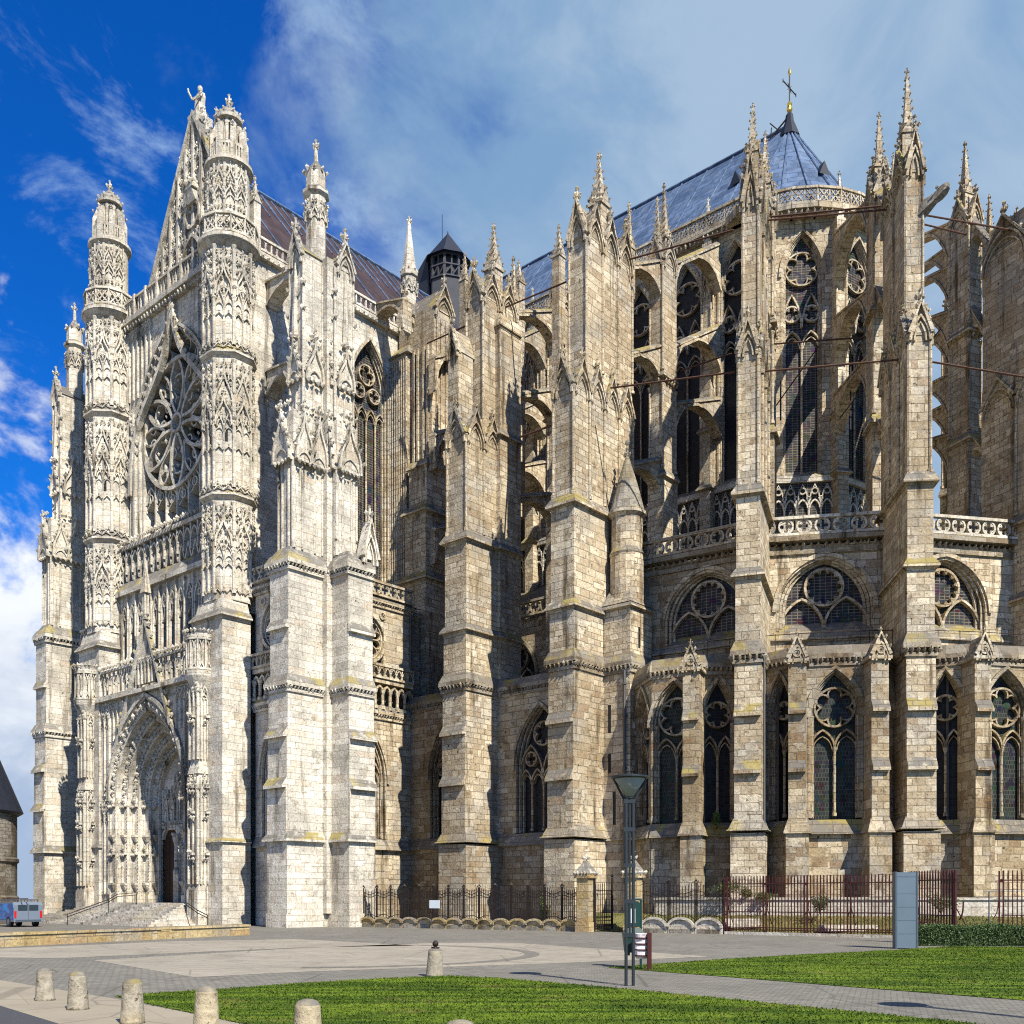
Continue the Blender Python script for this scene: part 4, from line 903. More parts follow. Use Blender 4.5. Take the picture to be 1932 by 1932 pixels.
# ------------------------------------------------------------------ transept front: stair turrets
def octface(F, r, k): return F.rot(-90 + k * 45 + 22.5 if False else k * 45)
def stair_turret(F, right):
    zl = [0, 20.6, 27.3, 36.3, 43.5]
    m = MB(); d = MB(); r = 1.55
    # square lower block with a chamfered top
    m.box(F, -1.5, 1.7 if right else 1.5, -.45, 1.6, 0, 19.6); m.hexa(F, -1.5, 1.7 if right else 1.5, -.45, 1.6, 19.6, -1.35, 1.35, -.45, 1.35, 20.6)
    string(m, F, -1.5, 1.7 if right else 1.5, -.45, 1.6, 19.5, .35, .18); string(m, F, -1.5, 1.7 if right else 1.5, -.45, 1.6, 5.3, .2, .12)
    ap = r * cos(pi / 8)
    for z0, z1 in zip(zl[1:], zl[2:]):
        m.lathe(F, 0, 0, [(r, z0), (r, z1 - .35), (r + .28, z1 - .12), (r + .28, z1), (r, z1 + .4)], 8, pi / 8)
        for k in range(-2, 4):
            G = F.rot(k * 45); hw = r * sin(pi / 8)
            H = z1 - z0
            panel(d, G, -hw, hw, ap, z0 + .4, z1 - .75, 1, .11, .13, 2.6, .2, False)
            lace(d, G, -hw, hw, ap, z0 + .45, .45)
            zb = z0 + H * .42
            panel(d, G, -hw, hw, ap, z0 + .5, zb + H * .18, 2, .08, .12, 2.6, .16, False)
            ogee(d, G, 0, hw * .85, ap + .02, zb + .5, 2.0, .1, .2, 4, .2)
            leafrow(d, G, -hw, hw, ap + .05, zb + H * .22, .13, .26); leafrow(d, G, -hw, hw, ap + .05, z1 - .9, .12, .24)
            lace(d, G, -hw, hw, ap + .2, z1 + .12, .6); lace(d, G, -hw, hw, ap + .02, z0 + H * .30, .55); lace(d, G, -hw, hw, ap + .02, z0 + H * .78, .5)
            leafrow(d, G, -hw, hw, ap + .05, z1 - 1.6, .13, .3); leafrow(d, G, -hw, hw, ap + .05, z0 + H * .5, .12, .3)
            G2 = F.rot(k * 45 + 22.5); shaft(d, G2, 0, r, z0 + .4, z1 - .5, .09)
    o = link('stair_turret', m, 'white', CATH)
    link('carved_panelling', d, 'carved', o)
    # round upper part above the great ring
    m = MB(); z = 43.5
    m.lathe(F, 0, 0, [(1.5, z - .5), (1.95, z - .1), (1.95, z + .1), (1.7, z + .3)], 24)
    m.lathe(F, 0, 0, [(1.28, z), (1.28, 48.4), (1.52, 48.55), (1.52, 48.75), (1.25, 48.9)], 24)
    link('turret_ring', m, 'white', o)
    b = MB(); d = MB()
    for k in range(12):
        G = F.rot(k * 30 + 15); balus(b, G, -.44, .44, 1.64, z + .25, 1.25, .88, 'x', .09, .16)
        if k in (4, 5, 6, 7): continue
        G = F.rot(k * 30); hw = .34; panel(d, G, -hw, hw, 1.25, 45.1, 48.3, 1, .1, .12, 2.2, .16, True); ogee(d, G, 0, hw, 1.26, 46.0, 1.1, .09, .16, 3, .16)
        leafrow(d, G, -hw, hw, 1.3, 45.6, .12, .2); leafrow(d, G, -hw, hw, 1.3, 47.3, .12, .2)
    link('balustrade', b, 'white', o); link('carved_panelling', d, 'carved', o)
    c = MB()
    for k in range(8):
        G = F.rot(k * 45 + 22.5)
        c.box(G, -.15, .15, .85, 1.2, 48.7, 50.5 if k % 2 else 51.0); c.hexa(G, -.15, .15, .85, 1.2, 50.5, -.05, .05, .8, .9, 51.3)
        c.hexa(G, -.06, .06, .62, .78, 51.4, -.06, .06, .35, .62, 50.2); c.crk(G, 0, 1.05, 51.1, .16, 0, 1)
        G = F.rot(k * 45); c.box(G, -.42, .42, 1.0, 1.12, 48.75, 49.1); c.box(G, -.42, .42, 1.0, 1.12, 49.75, 49.95)
        for a in (-.2, 0, .2): c.box(G, a - .05, a + .05, 1.0, 1.12, 49.1, 49.75)
    c.lathe(F, 0, 0, [(.75, 48.7), (.6, 50.0), (.4, 50.2)], 8, pi / 8)
    for k in range(8):
        t = k * pi / 4; c.box(F.rot(k * 45), -.09, .09, .5, .66, 50, 51.8)
        c.bar(F.rot(k * 45 + 22.5), parch(0, .24, 51.2, .4, 4), .1, .48, .62)
    c.lathe(F, 0, 0, [(.55, 51.7), (.85, 51.75), (.88, 51.95), (.72, 52.1), (.62, 52.35), (.25, 52.75), (.09, 52.95)], 16)
    for k in range(10): c.crk(F.rot(k * 36), 0, .8, 52.05, .15, 0, .6); c.crk(F.rot(k * 36 + 18), 0, .5, 52.4, .13, 0, .6)
    c.finial(F, 0, 0, 52.9, .28)
    link('lantern_crown', c, 'white', o)
    for k, zz in ((0, 30.2), (1, 34.1), (0, 39.5), (1, 25.0), (-1, 40), (1, 30.6)):
        G = F.rot(k * 45); s = MB(); s.box(G, -.1 + .12, .1 + .12, ap - .02, ap + .012, zz, zz + .85); link('slit_window', s, 'glass', o)
    return o
FTR = S0; FTL = S0.mv(-15.4, 0)
stair_turret(FTR.hk(.99), True); stair_turret(FTL.hk(1.02), False)

# front wall of the transept
EC = -7.7
FW = S0.mv(EC, 0)
m = MB(); m.box(FW, -6.4, 6.4, -3.2, -2.05, 0, 43.4); link('transept_core', m, 'white', CATH)
# portal storey
m = MB(); wall_open(m, FW, -6.4, 6.4, 0, 15.7, [(0, 4.9, 1.0, 8.6, 6.7)], 1.35, .05)
m.box(FW, -6.5, 6.5, -1.3, 1.75, 15.7, 15.95); m.hexa(FW, -6.5, 6.5, -1.3, 1.75, 15.95, -6.4, 6.4, -1.3, 1.2, 16.2)
port = link('portal', m, 'white', CATH)
orders = [(4.9, 1.35), (4.35, .75), (3.85, .2), (3.35, -.35), (2.85, -.85), (2.45, -1.25)]
m = MB(); d = MB()
for (w0, b0), (w1, b1) in zip(orders, orders[1:]):
    P0 = apath(0, w0, 1.2, 8.6, w0 * 1.37, 12); P1 = apath(0, w1, 1.2, 8.6, w1 * 1.37, 12)
    for i in range(len(P0) - 1):
        q = FW.p
        m.add([q(*[P0[i][0], b0, P0[i][1]]), q(P0[i + 1][0], b0, P0[i + 1][1]), q(P1[i + 1][0], b0 - .08, P1[i + 1][1]), q(P1[i][0], b0 - .08, P1[i][1])], [(0, 1, 2, 3)])
        m.add([q(P1[i][0], b0 - .08, P1[i][1]), q(P1[i + 1][0], b0 - .08, P1[i + 1][1]), q(P1[i + 1][0], b1, P1[i + 1][1]), q(P1[i][0], b1, P1[i][1])], [(0, 1, 2, 3)])
    m.bar(FW, [(a, z) for a, z in P0], .13, b0 - .05, b0 + .13)
    # canopied voussoir figures and foliage bands
    wm = (w0 + w1) / 2; Pm = parch(0, wm, 8.6, wm * 1.37, 14)
    for i, (a, z) in enumerate(Pm):
        d.crk(FW, a, b0 - .02, z, .22, 0, .7); d.crk(FW, a * 1.012, b0 - .1, z - .22, .15, 0, .7)
        if i + 1 < len(Pm):
            a2, z2 = Pm[i + 1]; d.crk(FW, (a + a2) / 2, b0 - .05, (z + z2) / 2, .16, 0, .7)
    for sg in (-1, 1):
        for z in np.arange(2.2, 8.6, .24): d.crk(FW, sg * (w1 + .04), b0 - .05, z, .07, -sg * .6, .5)
        G = FW.mv(sg * wm, b0 - .10)
        for zc in (4.9, 8.3):            # empty niches: bracket below, canopy above
            d.hexa(G, -.10, .10, -.1, .12, zc - 2.6, -.24, .24, -.1, .3, zc - 2.25); d.box(G, -.26, .26, -.1, .32, zc - 2.25, zc - 2.1)
            d.box(G, -.25, .25, -.1, .28, zc - .1, zc + .1); leafrow(d, G, -.25, .25, .24, zc - .15, .13, .16); d.hexa(G, -.22, .22, -.1, .24, zc + .1, -.03, .03, -.1, .02, zc + .85); ogee(d, G, 0, .25, .24, zc - .1, .55, .06, .08, 2, .08)
            leafrow(d, G, -.2, .2, .15, zc + .25, .1, .14)
        for q in (-.27, .27): d.box(G, q - .04, q + .04, -.1, .08, 1.3, 8.6)
        d.box(G, -.3, .3, -.1, .14, 1.2, 1.9); d.hexa(G, -.3, .3, -.1, .14, 1.9, -.26, .26, -.1, .04, 2.1)
link('archivolt', m, 'carved', port); link('carved_figures', d, 'carved', port)
m = MB(); ty = parch(0, 2.45, 8.6, 3.36, 10)
m.poly_b(FW, [(-2.45, 6.7)] + ty + [(2.45, 6.7)], -1.45, -1.25)
for i in range(6): panel(m, FW, -2.3 + i * .77, -2.3 + (i + 1) * .77, -1.25, 7.2, 10.4 if i in (2, 3) else 9.4, 1, .09, .12, 1.8, .14, True)
leafrow(m, FW, -2.3, 2.3, -1.2, 7.0, .16, .28); m.box(FW, -2.45, 2.45, -1.4, -1.1, 6.65, 6.85)
for sg in (-1, 1): m.bar(FW, parch(sg * 1.25, 1.05, 5.9, .72, 6), .2, -1.4, -1.1)
link('tympanum', m, 'carved', port)
for sg in (-1, 1):
    m = MB(); m.box(FW, sg * 1.25 - 1.05, sg * 1.25 + 1.05, -1.42, -1.34, 1.3, 6.6)
    for i in range(3):
        for j in range(4): m.box(FW, sg * 1.25 - .95 + i * .66, sg * 1.25 - .4 + i * .66, -1.34, -1.30, 1.5 + j * 1.15, 2.5 + j * 1.15)
    link('door', m, 'wood', port)
m = MB(); m.box(FW, -.22, .22, -1.4, -.95, 1.3, 6.7); m.box(FW, -.34, .34, -1.4, -.8, 1.3, 3.4); m.box(FW, -.3, .3, -1.4, -.75, 5.9, 6.2); leafrow(m, FW, -.3, .3, -.75, 6.1, .15, .2)
shaft(m, FW, 0, -.85, 3.4, 5.9, .14); link('trumeau', m, 'carved', port)
m = MB()   # steep openwork gable over the arch
m.bar(FW, [(-3.3, 13.2), (0, 20.6), (3.3, 13.2)], .34, 1.3, 1.62); m.bar(FW, parch(0, 5.0, 8.6, 6.95, 12), .26, 1.3, 1.6)
m.poly_b(FW, [(-.95, 16.3), (-.95, 17.4), (-.5, 18.9), (0, 20.2), (.5, 18.9), (.95, 17.4), (.95, 16.3)], 1.25, 1.42); panel(m, FW, -.9, .9, 1.42, 16.3, 18.1, 4, .08, .12, 1.5, .1, False)
for sg in (-1, 1):
    for k in range(9): f = (k + .5) / 9; m.crk(FW, sg * (3.3 - 3.3 * f + .22), 1.5, 13.3 + 7.3 * f, .21, sg, .3)
    for k in range(8): f = (k + .5) / 8; m.crk(FW, sg * (5.15 - 2.3 * f * f), 1.5, 8.8 + 4.6 * f, .18, sg, .3)
m.finial(FW, 0, 1.45, 20.6, .35); m.hexa(FW, -.22, .22, 1.25, 1.65, 20.6, -.14, .14, 1.35, 1.6, 23.2); m.hexa(FW, -.3, .3, 1.2, 1.7, 22.4, -.04, .04, 1.4, 1.5, 24.4)
link('portal_gable', m, 'carved', port)
for sg in (-1, 1):       # panelled spandrels on both sides of the arch
    m = MB(); panel(m, FW, sg * 5.65 - .65, sg * 5.65 + .65, 1.37, 2.0, 8.6, 2, .1, .14, 2.2, .18, True); panel(m, FW, sg * 5.65 - .65, sg * 5.65 + .65, 1.37, 9.0, 15.4, 2, .1, .14, 2.2, .18, True)
    panel(m, FW, sg * 4.4 - .55, sg * 4.4 + .55, 1.37, 12.8, 15.5, 2, .09, .12, 1.4, .1, False); link('carved_panelling', m, 'carved', port)
for sg, e in ((-1, -7.55), (1, 7.2)):
    m = MB(); G = FW.mv(e, 2.0); hw = .62
    m.box(G, -hw, hw, -1.0, .35, 0, 2.2); m.hexa(G, -hw, hw, -1, .35, 2.2, -hw + .1, hw - .1, -1, .2, 2.5); m.box(G, -hw + .1, hw - .1, -1.0, .2, 2.2, 9.6); m.hexa(G, -hw + .02, hw - .02, -1, .3, 9.5, -hw + .15, hw - .15, -1, .1, 10.3); m.box(G, -hw + .15, hw - .15, -1, .1, 9.6, 15.7)
    for Gf in (G.mv(0, .2), G.R(hw - .1, -.4), G.Lf(-hw + .1, -.4)):
        panel(m, Gf, -.5, .5, 0, 2.6, 9.3, 2, .1, .14, 2.4, .18, True); panel(m, Gf, -.45, .45, -.05, 10.4, 15.3, 2, .1, .14, 2.4, .2, True)
        for z in (4.4, 7.0, 8.6, 13): m.box(Gf, -.24, .24, 0, .3, z, z + .16); leafrow(m, Gf, -.3, .3, .22, z + .2, .15, .2); leafrow(m, Gf, -.4, .4, .12, z - .25, .14, .2)
    m.lathe(G, 0, -.3, [(.3, 14.0), (.55, 14.8), (.95, 15.6), (1.0, 15.9), (.92, 16.0)], 16)
    bo = link('portal_pier', m, 'carved', port)
    b = MB(); b.lathe(G, 0, -.3, [(.8, 15.9), (.8, 17.9), (1.0, 18.0), (1.0, 18.2)], 16)
    for k in range(12):
        H = G.mv(0, -.3).rot(k * 30); balus(b, H, -.22, .22, .86, 15.95, 2.05, .44, 'flam', .07, .12); leafrow(b, H, -.24, .24, .95, 18.35, .17, .2)
    link('balcony', b, 'carved', bo)
# gallery balustrade above the portal and the glazed arcade behind
for s0_, s1_ in ((-6.3, -1.3), (1.3, 6.3)): m = MB(); balus(m, FW, s0_, s1_, 1.4, 16.0, 1.9, .62, 'arc', .1, .16); leafrow(m, FW, s0_, s1_, 1.5, 18.05, .2, .42); link('balustrade', m, 'carved', port)
m = MB(); ops = [(-5.35 + i * 1.07, .42, 17.2, 21.6, 1.1) for i in range(11)]
wall_open(m, FW, -6.4, 6.4, 15.7, 23.6, ops, 0, .4); aw = link('arcade_wall', m, 'carved', CATH)
g = MB(); g.box(FW, -6, 6, -.5, -.38, 16.5, 23.2); link('glass', g, 'glass', aw)
m = MB()
for ac, w, zl, zs, h in ops:
    m.bar(FW, apath(ac, w, zl, zs, h, 5), .12, -.1, .12); m.box(FW, ac + .5, ac + .57, 0, .2, 16.5, 23.4); m.bar(FW, circ(ac, 22.0, .22, 8), .08, -.3, .05, True); m.box(FW, ac - .05, ac + .05, -.3, -.1, 17, 21.8)
    m.bar(FW, bez((ac - .3, 20.8), (ac + .3, 21.4), (ac - .3, 21.9), (ac, 22.5), 5), .07, -.2, .03)
link('tracery', m, 'carved', aw)
# sloped ledge and hanging gallery below the rose
m = MB(); m.box(FW, -6.5, 6.5, -1.3, .35, 23.5, 23.85); m.hexa(FW, -6.5, 6.5, -1.3, .35, 23.85, -6.5, 6.5, -1.3, -.3, 24.7); m.box(FW, -6.4, 6.4, -1.4, -.85, 24.4, 27.2)
m.box(FW, -6.4, 6.4, -1.4, -.05, 26.95, 27.25)
for i in range(15):
    c = -6.0 + i * .857
    m.bar(FW, parch(c, .40, 25.9, .75, 5), .12, -.5, -.12); m.box(FW, c - .49, c - .37, -.5, -.1, 25.2, 26.9); m.bar(FW, [(c - .4, 24.7), (c, 25.8)], .1, -.5, -.2); m.bar(FW, [(c + .4, 24.7), (c, 25.8)], .1, -.5, -.2)
leafrow(m, FW, -6.4, 6.4, .0, 27.4, .2, .4); link('hanging_gallery', m, 'carved', CATH)
# rose storey
m = MB(); RZ, RR = 34.8, 4.45
wall_open(m, FW, -6.4, 6.4, 27, 43.5, [(0, 5.0, 27.2, 34.2, 7.4)], -.75, 1.25); rw = link('rose_wall', m, 'white', CATH)
m = MB(); q = apath(0, 5.0, 27.2, 34.2, 7.4, 14)
for i, (dw, bb) in enumerate(((0, -.65), (.3, -.85), (.55, -1.05))): m.bar(FW, [(a * (5 - dw) / 5, z - dw * .6 if z > 30 else z) for a, z in q], .2, bb - .1, bb + .22)
for i, (a, z) in enumerate(q[1:-1]): m.crk(FW, a * .96, -.62, z - .25, .2, 0, .6)
m.bar(FW, ogee_pts(0, 5.6, 31.0, 12.6, 12), .34, -.75, -.35)
og = ogee_pts(0, 5.6, 31.0, 12.6, 18)
for i, (a, z) in enumerate(og): m.crk(FW, a * 1.04, -.45, z + .1, .24, (1 if a > 0 else -1), .4)
for sg in (-1, 1):
    panel(m, FW, sg * 4.6 - 1.5, sg * 4.6 + 1.5, -.74, 38.0, 43.2, 5, .1, .14, 1.6, .14, False)
    panel(m, FW, sg * 5.85 - .4, sg * 5.85 + .4, -.74, 27.4, 37.0, 1, .12, .2, 2.5, .2, True)
link('rose_arch', m, 'carved', CATH)
m = MB(); b0, b1 = -1.75, -.95
m.bar(FW, circ(0, RZ, RR, 48), .26, b0, b1 + .16, True); m.bar(FW, circ(0, RZ, .6, 16), .2, b0, b1 + .14, True)
for k in range(6):       # flowing flamboyant petals
    t0 = pi / 2 + k * pi / 3; t1 = t0 + pi / 6
    def pol(r, t): return (r * cos(t), RZ + r * sin(t))
    for sg in (1, -1):
        m.bar(FW, bez(pol(.6, t0), pol(1.6, t0 + sg * .42), pol(3.1, t0 + sg * .44), pol(4.4, t0 + sg * .05), 12), .21, b0, b1 + .08)
        m.bar(FW, bez(pol(1.7, t1), pol(2.5, t1 + sg * .16), pol(3.4, t1 + sg * .30), pol(4.4, t1 + sg * .06), 9), .17, b0, b1 + .02)
    for r_, w_ in ((1.75, .42), (2.95, .70)):         # cusped foils across each petal
        c = pol(r_, t0)
        for sg in (1, -1):
            m.bar(FW, bez(pol(r_ - .1, t0 + sg * .30), pol(r_ + .15, t0 + sg * .12), pol(r_ + .3, t0 + sg * .10), pol(r_ + .62, t0 + sg * .24), 5), .12, b0 + .1, b1 - .08)
        m.crk(FW, c[0], b1 - .1, c[1], .16, 0, .6)
    m.bar(FW, bez(pol(3.3, t0 + .20), pol(3.5, t0 + .05), pol(3.5, t0 - .05), pol(3.3, t0 - .20), 4), .12, b0 + .1, b1 - .08)
    for sg in (1, -1): m.bar(FW, bez(pol(3.0, t1 + sg * .13), pol(3.3, t1 + sg * .02), pol(3.5, t1 + sg * .04), pol(3.8, t1 + sg * .13), 4), .11, b0 + .1, b1 - .08)
for c in (-3.6, -2.16, -.72, .72, 2.16, 3.6):         # lights under the rose
    z = RZ - math.sqrt(max(0, RR * RR - c * c)) ; zt = min(z + .5, 31.6)
    m.box(FW, c - .79, c - .66, b0, b1 + .05, 27.2, min(RZ - math.sqrt(max(0, RR ** 2 - (abs(c - .72)) ** 2)), 33))
    m.bar(FW, parch(c, .64, zt - 1.5, 1.1, 5), .11, b0, b1); m.bar(FW, circ(c, zt - 1.2, .3, 10), .08, b0, b1, True)
    m.bar(FW, bez((c - .5, zt - 1.9), (c + .4, zt - 1.4), (c - .4, zt - 1), (c, zt - .4), 5), .08, b0, b1)
m.box(FW, 4.25, 4.38, b0, b1 + .05, 27.2, 33)
for sg in (-1, 1):      # mouchettes in the corners above the rose
    m.bar(FW, bez((sg * 3.6, 38.2), (sg * 3.0, 39.6), (sg * 1.6, 40.2), (0, 41.0), 8), .12, b0, b1); m.bar(FW, circ(sg * 1.2, 39.75, .5, 12), .1, b0, b1, True); m.bar(FW, circ(sg * 2.6, 38.85, .42, 12), .1, b0, b1, True)
link('rose_window', m, 'carved', rw)
g = MB(); ar = parch(0, 5.0, 34.2, 7.4, 12); g.add([FW.p(a, -1.95, z) for a, z in [(-5, 27.2)] + ar + [(5, 27.2)]], [tuple(range(len(ar) + 2))]); link('glass', g, 'glass', rw)
# cornice, balustrade and gable of the front
m = MB(); m.box(FW, -6.3, 6.3, -2.4, -.45, 43.2, 43.45); m.box(FW, -6.3, 6.3, -2.4, -.2, 43.45, 43.75); leafrow(m, FW, -6.2, 6.2, -.4, 43.15, .15, .4); link('carved_cornice', m, 'carved', CATH)
m = MB(); balus(m, FW, -6.2, 6.2, -.4, 43.75, 1.35, .78, 'flam', .1, .18)
for i in range(9): m.box(FW, -6.2 + i * 1.55 - .1, -6.2 + i * 1.55 + .1, -.5, -.2, 43.75, 45.25)
link('balustrade', m, 'carved', CATH)
m = MB(); GH, GZ0, GZ1 = 7.5, 43.6, 56.9; gb = -2.4
m.poly_b(FW, [(-GH, GZ0), (0, GZ1), (GH, GZ0)], gb - .9, gb)
gab = link('facade_gable', m, 'white', CATH)
m = MB(); m.bar(FW, [(-GH - .1, GZ0), (0, GZ1 + .15), (GH + .1, GZ0)], .42, gb - 1.0, gb + .38)
for sg in (-1, 1):
    for k in range(11):
        f = (k + .5) / 11; a = sg * GH * (1 - f); z = GZ0 + (GZ1 - GZ0) * f + .25
        m.crk(FW, a + sg * .15, gb - .1, z, .26, sg, .2); m.box(FW, a - .1, a + .1, gb - .3, gb - .08, z - .1, z + .7); m.finial(FW, a, gb - .2, z + .55, .17)
link('crocketed_coping', m, 'carved', gab)
m = MB()
for i in range(15):
    a = -7 + i; top = GZ0 + (GZ1 - GZ0) * (1 - abs(a) / GH)
    m.box(FW, a - .12, a + .12, gb, gb + .3, GZ0, top - .2)
    if i < 14:
        tp = GZ0 + (GZ1 - GZ0) * (1 - max(abs(a), abs(a + 1)) / GH)
        for zz in np.arange(GZ0 + 2.6, tp + 1.2, 2.7):
            ogee(m, FW, a + .5, .42, gb + .05, zz - 1.2, 1.25, .1, .2, 3, .2); leafrow(m, FW, a + .1, a + .9, gb + .1, zz + .35, .14, .24); leafrow(m, FW, a + .1, a + .9, gb + .1, zz - 1.3, .13, .26)
m.bar(FW, parch(0, 1.25, 46.4, 2.0, 8), .24, gb, gb + .42); m.bar(FW, circ(0, 49.9, .9, 16), .2, gb, gb + .4, True); m.hexa(FW, -.7, .7, gb, gb + .5, 50.6, -.4, .4, gb, gb + .7, 51.6); m.box(FW, -.6, .6, gb, gb + .7, 51.5, 51.75); leafrow(m, FW, -.6, .6, gb + .6, 51.9, .2, .3)
link('carved_panelling', m, 'carved', gab)
g = MB(); g.poly_b(FW, [(-1.2, 44.2)] + parch(0, 1.2, 46.4, 1.9, 6) + [(1.2, 44.2)], gb, gb + .03); link('glass', g, 'glass', gab)
m = MB(); m.hexa(FW, -.5, .5, gb - 1.0, gb + .3, 56.3, -.55, .55, gb - 1.0, gb + .35, 57.0)
sc = [(0, 57.0, .27, .25), (0, 57.4, .29, .26), (.03, 58.0, .23, .2), (.05, 58.45, .28, .2), (.03, 58.75, .25, .17), (.0, 58.88, .08, .09)]
for (x0, z0, a0, c0), (x1, z1, a1, c1) in zip(sc, sc[1:]): m.hexa(FW, x0 - a0, x0 + a0, gb - .35 - c0, gb - .35 + c0, z0, x1 - a1, x1 + a1, gb - .35 - c1, gb - .35 + c1, z1)
m.lathe(FW, 0, gb - .32, [(.08, 58.82), (.15, 58.92), (.18, 59.08), (.16, 59.22), (.08, 59.32)], 10)
m.rod(FW.p(-.28, gb - .3, 58.7), FW.p(-.55, gb - .05, 58.45), .09); m.rod(FW.p(-.55, gb - .05, 58.45), FW.p(-.82, gb + .1, 59.05), .075); m.rod(FW.p(-.82, gb + .1, 59.05), FW.p(-.86, gb + .12, 59.3), .06)
m.rod(FW.p(.28, gb - .3, 58.65), FW.p(.42, gb - .05, 58.2), .09); m.rod(FW.p(.42, gb - .05, 58.2), FW.p(.15, gb + .05, 58.1), .08)
for k in range(7): m.hexa(FW, -.33 + k * .1, -.28 + k * .1, gb - .1, gb - .02, 57.0, -.26 + k * .08, -.22 + k * .08, gb - .15, gb - .08, 58.3)
link('statue', m, 'white', gab)
for px, py0, py1, Y in ((408, 285, 205, 71), (382, 240, 200, 72.5), (481, 400, 335, 66.5)):
    q = pt(px, py0, Y); m = MB(); F = fang((q[0], q[1]), -41.1); pinnacle(m, F, 0, 0, q[2] - 3, .26, q[2] + .6, zh(py1, Y)); link('pinnacle', m, 'carved', gab)

# transept roof and east wall
m = MB(); e0, e1 = .9, -16.3
m.add([S0.p(e0, 2.2 - 4.4, 43.4), S0.p(EC, -2.4, 54.2), S0.p(EC, -42, 54.2), S0.p(e0, -42, 43.4), S0.p(e1, -2.4, 43.4), S0.p(e1, -42, 43.4)], [(0, 1, 2, 3), (1, 4, 5, 2)])
tr = link('roof', m, 'purple', CATH)
m = MB(); m.rod(S0.p(EC, -2.4, 54.3), S0.p(EC, -42, 54.3), .16)
for n in np.arange(3, 34, .95): m.rod(S0.p(EC, -n, 54.24), S0.p(EC + 2.6, -n, 50.98), .05)
for n in np.arange(5, 34, 2.85): m.rod(S0.p(EC, -n, 54.25), S0.p(e0, -n, 43.45), .06)
link('roll_seam', m, 'lead', tr)
FE0 = faceE(0.9, 0)
m = MB(); wall_open(m, FE0, 0, 26, 20, 43.2, [(6.2, 1.35, 24, 38.2, 3.0), (11.0, 1.8, 24, 37.4, 4.2)], 0, .6); m.box(FE0, 0, 26, -.4, .35, 43.0, 43.4)
link('transept_wall', m, 'white', CATH)
window(CATH, FE0, 11.0, 1.78, 24, 37.4, 4.15, 0, .6, 'warm', 'glasscol', 4, rose=[(39.2, .7, 4), (37.9, .5, 4, -.7), (37.9, .5, 4, .7)], zsub=36.0, hsub=.8, t=.13)
window(CATH, FE0, 6.2, 1.35, 24, 38.2, 3.0, 0, .6, 'white', 'glass', 3, rose=[(39.8, .7, 4)], zsub=37.6, hsub=.7, t=.12)
m = MB(); balus(m, FE0, 1.5, 22, .25, 43.4, .9, .9, 'flam', .1, .15); leafrow(m, FE0, 1.5, 22, .3, 43.05, .14, .4); link('balustrade', m, 'white', CATH)
m = MB(); m.box(S0, -15.5, .3, -44, -2.2, 0, 43); link('transept_core', m, 'white', CATH)

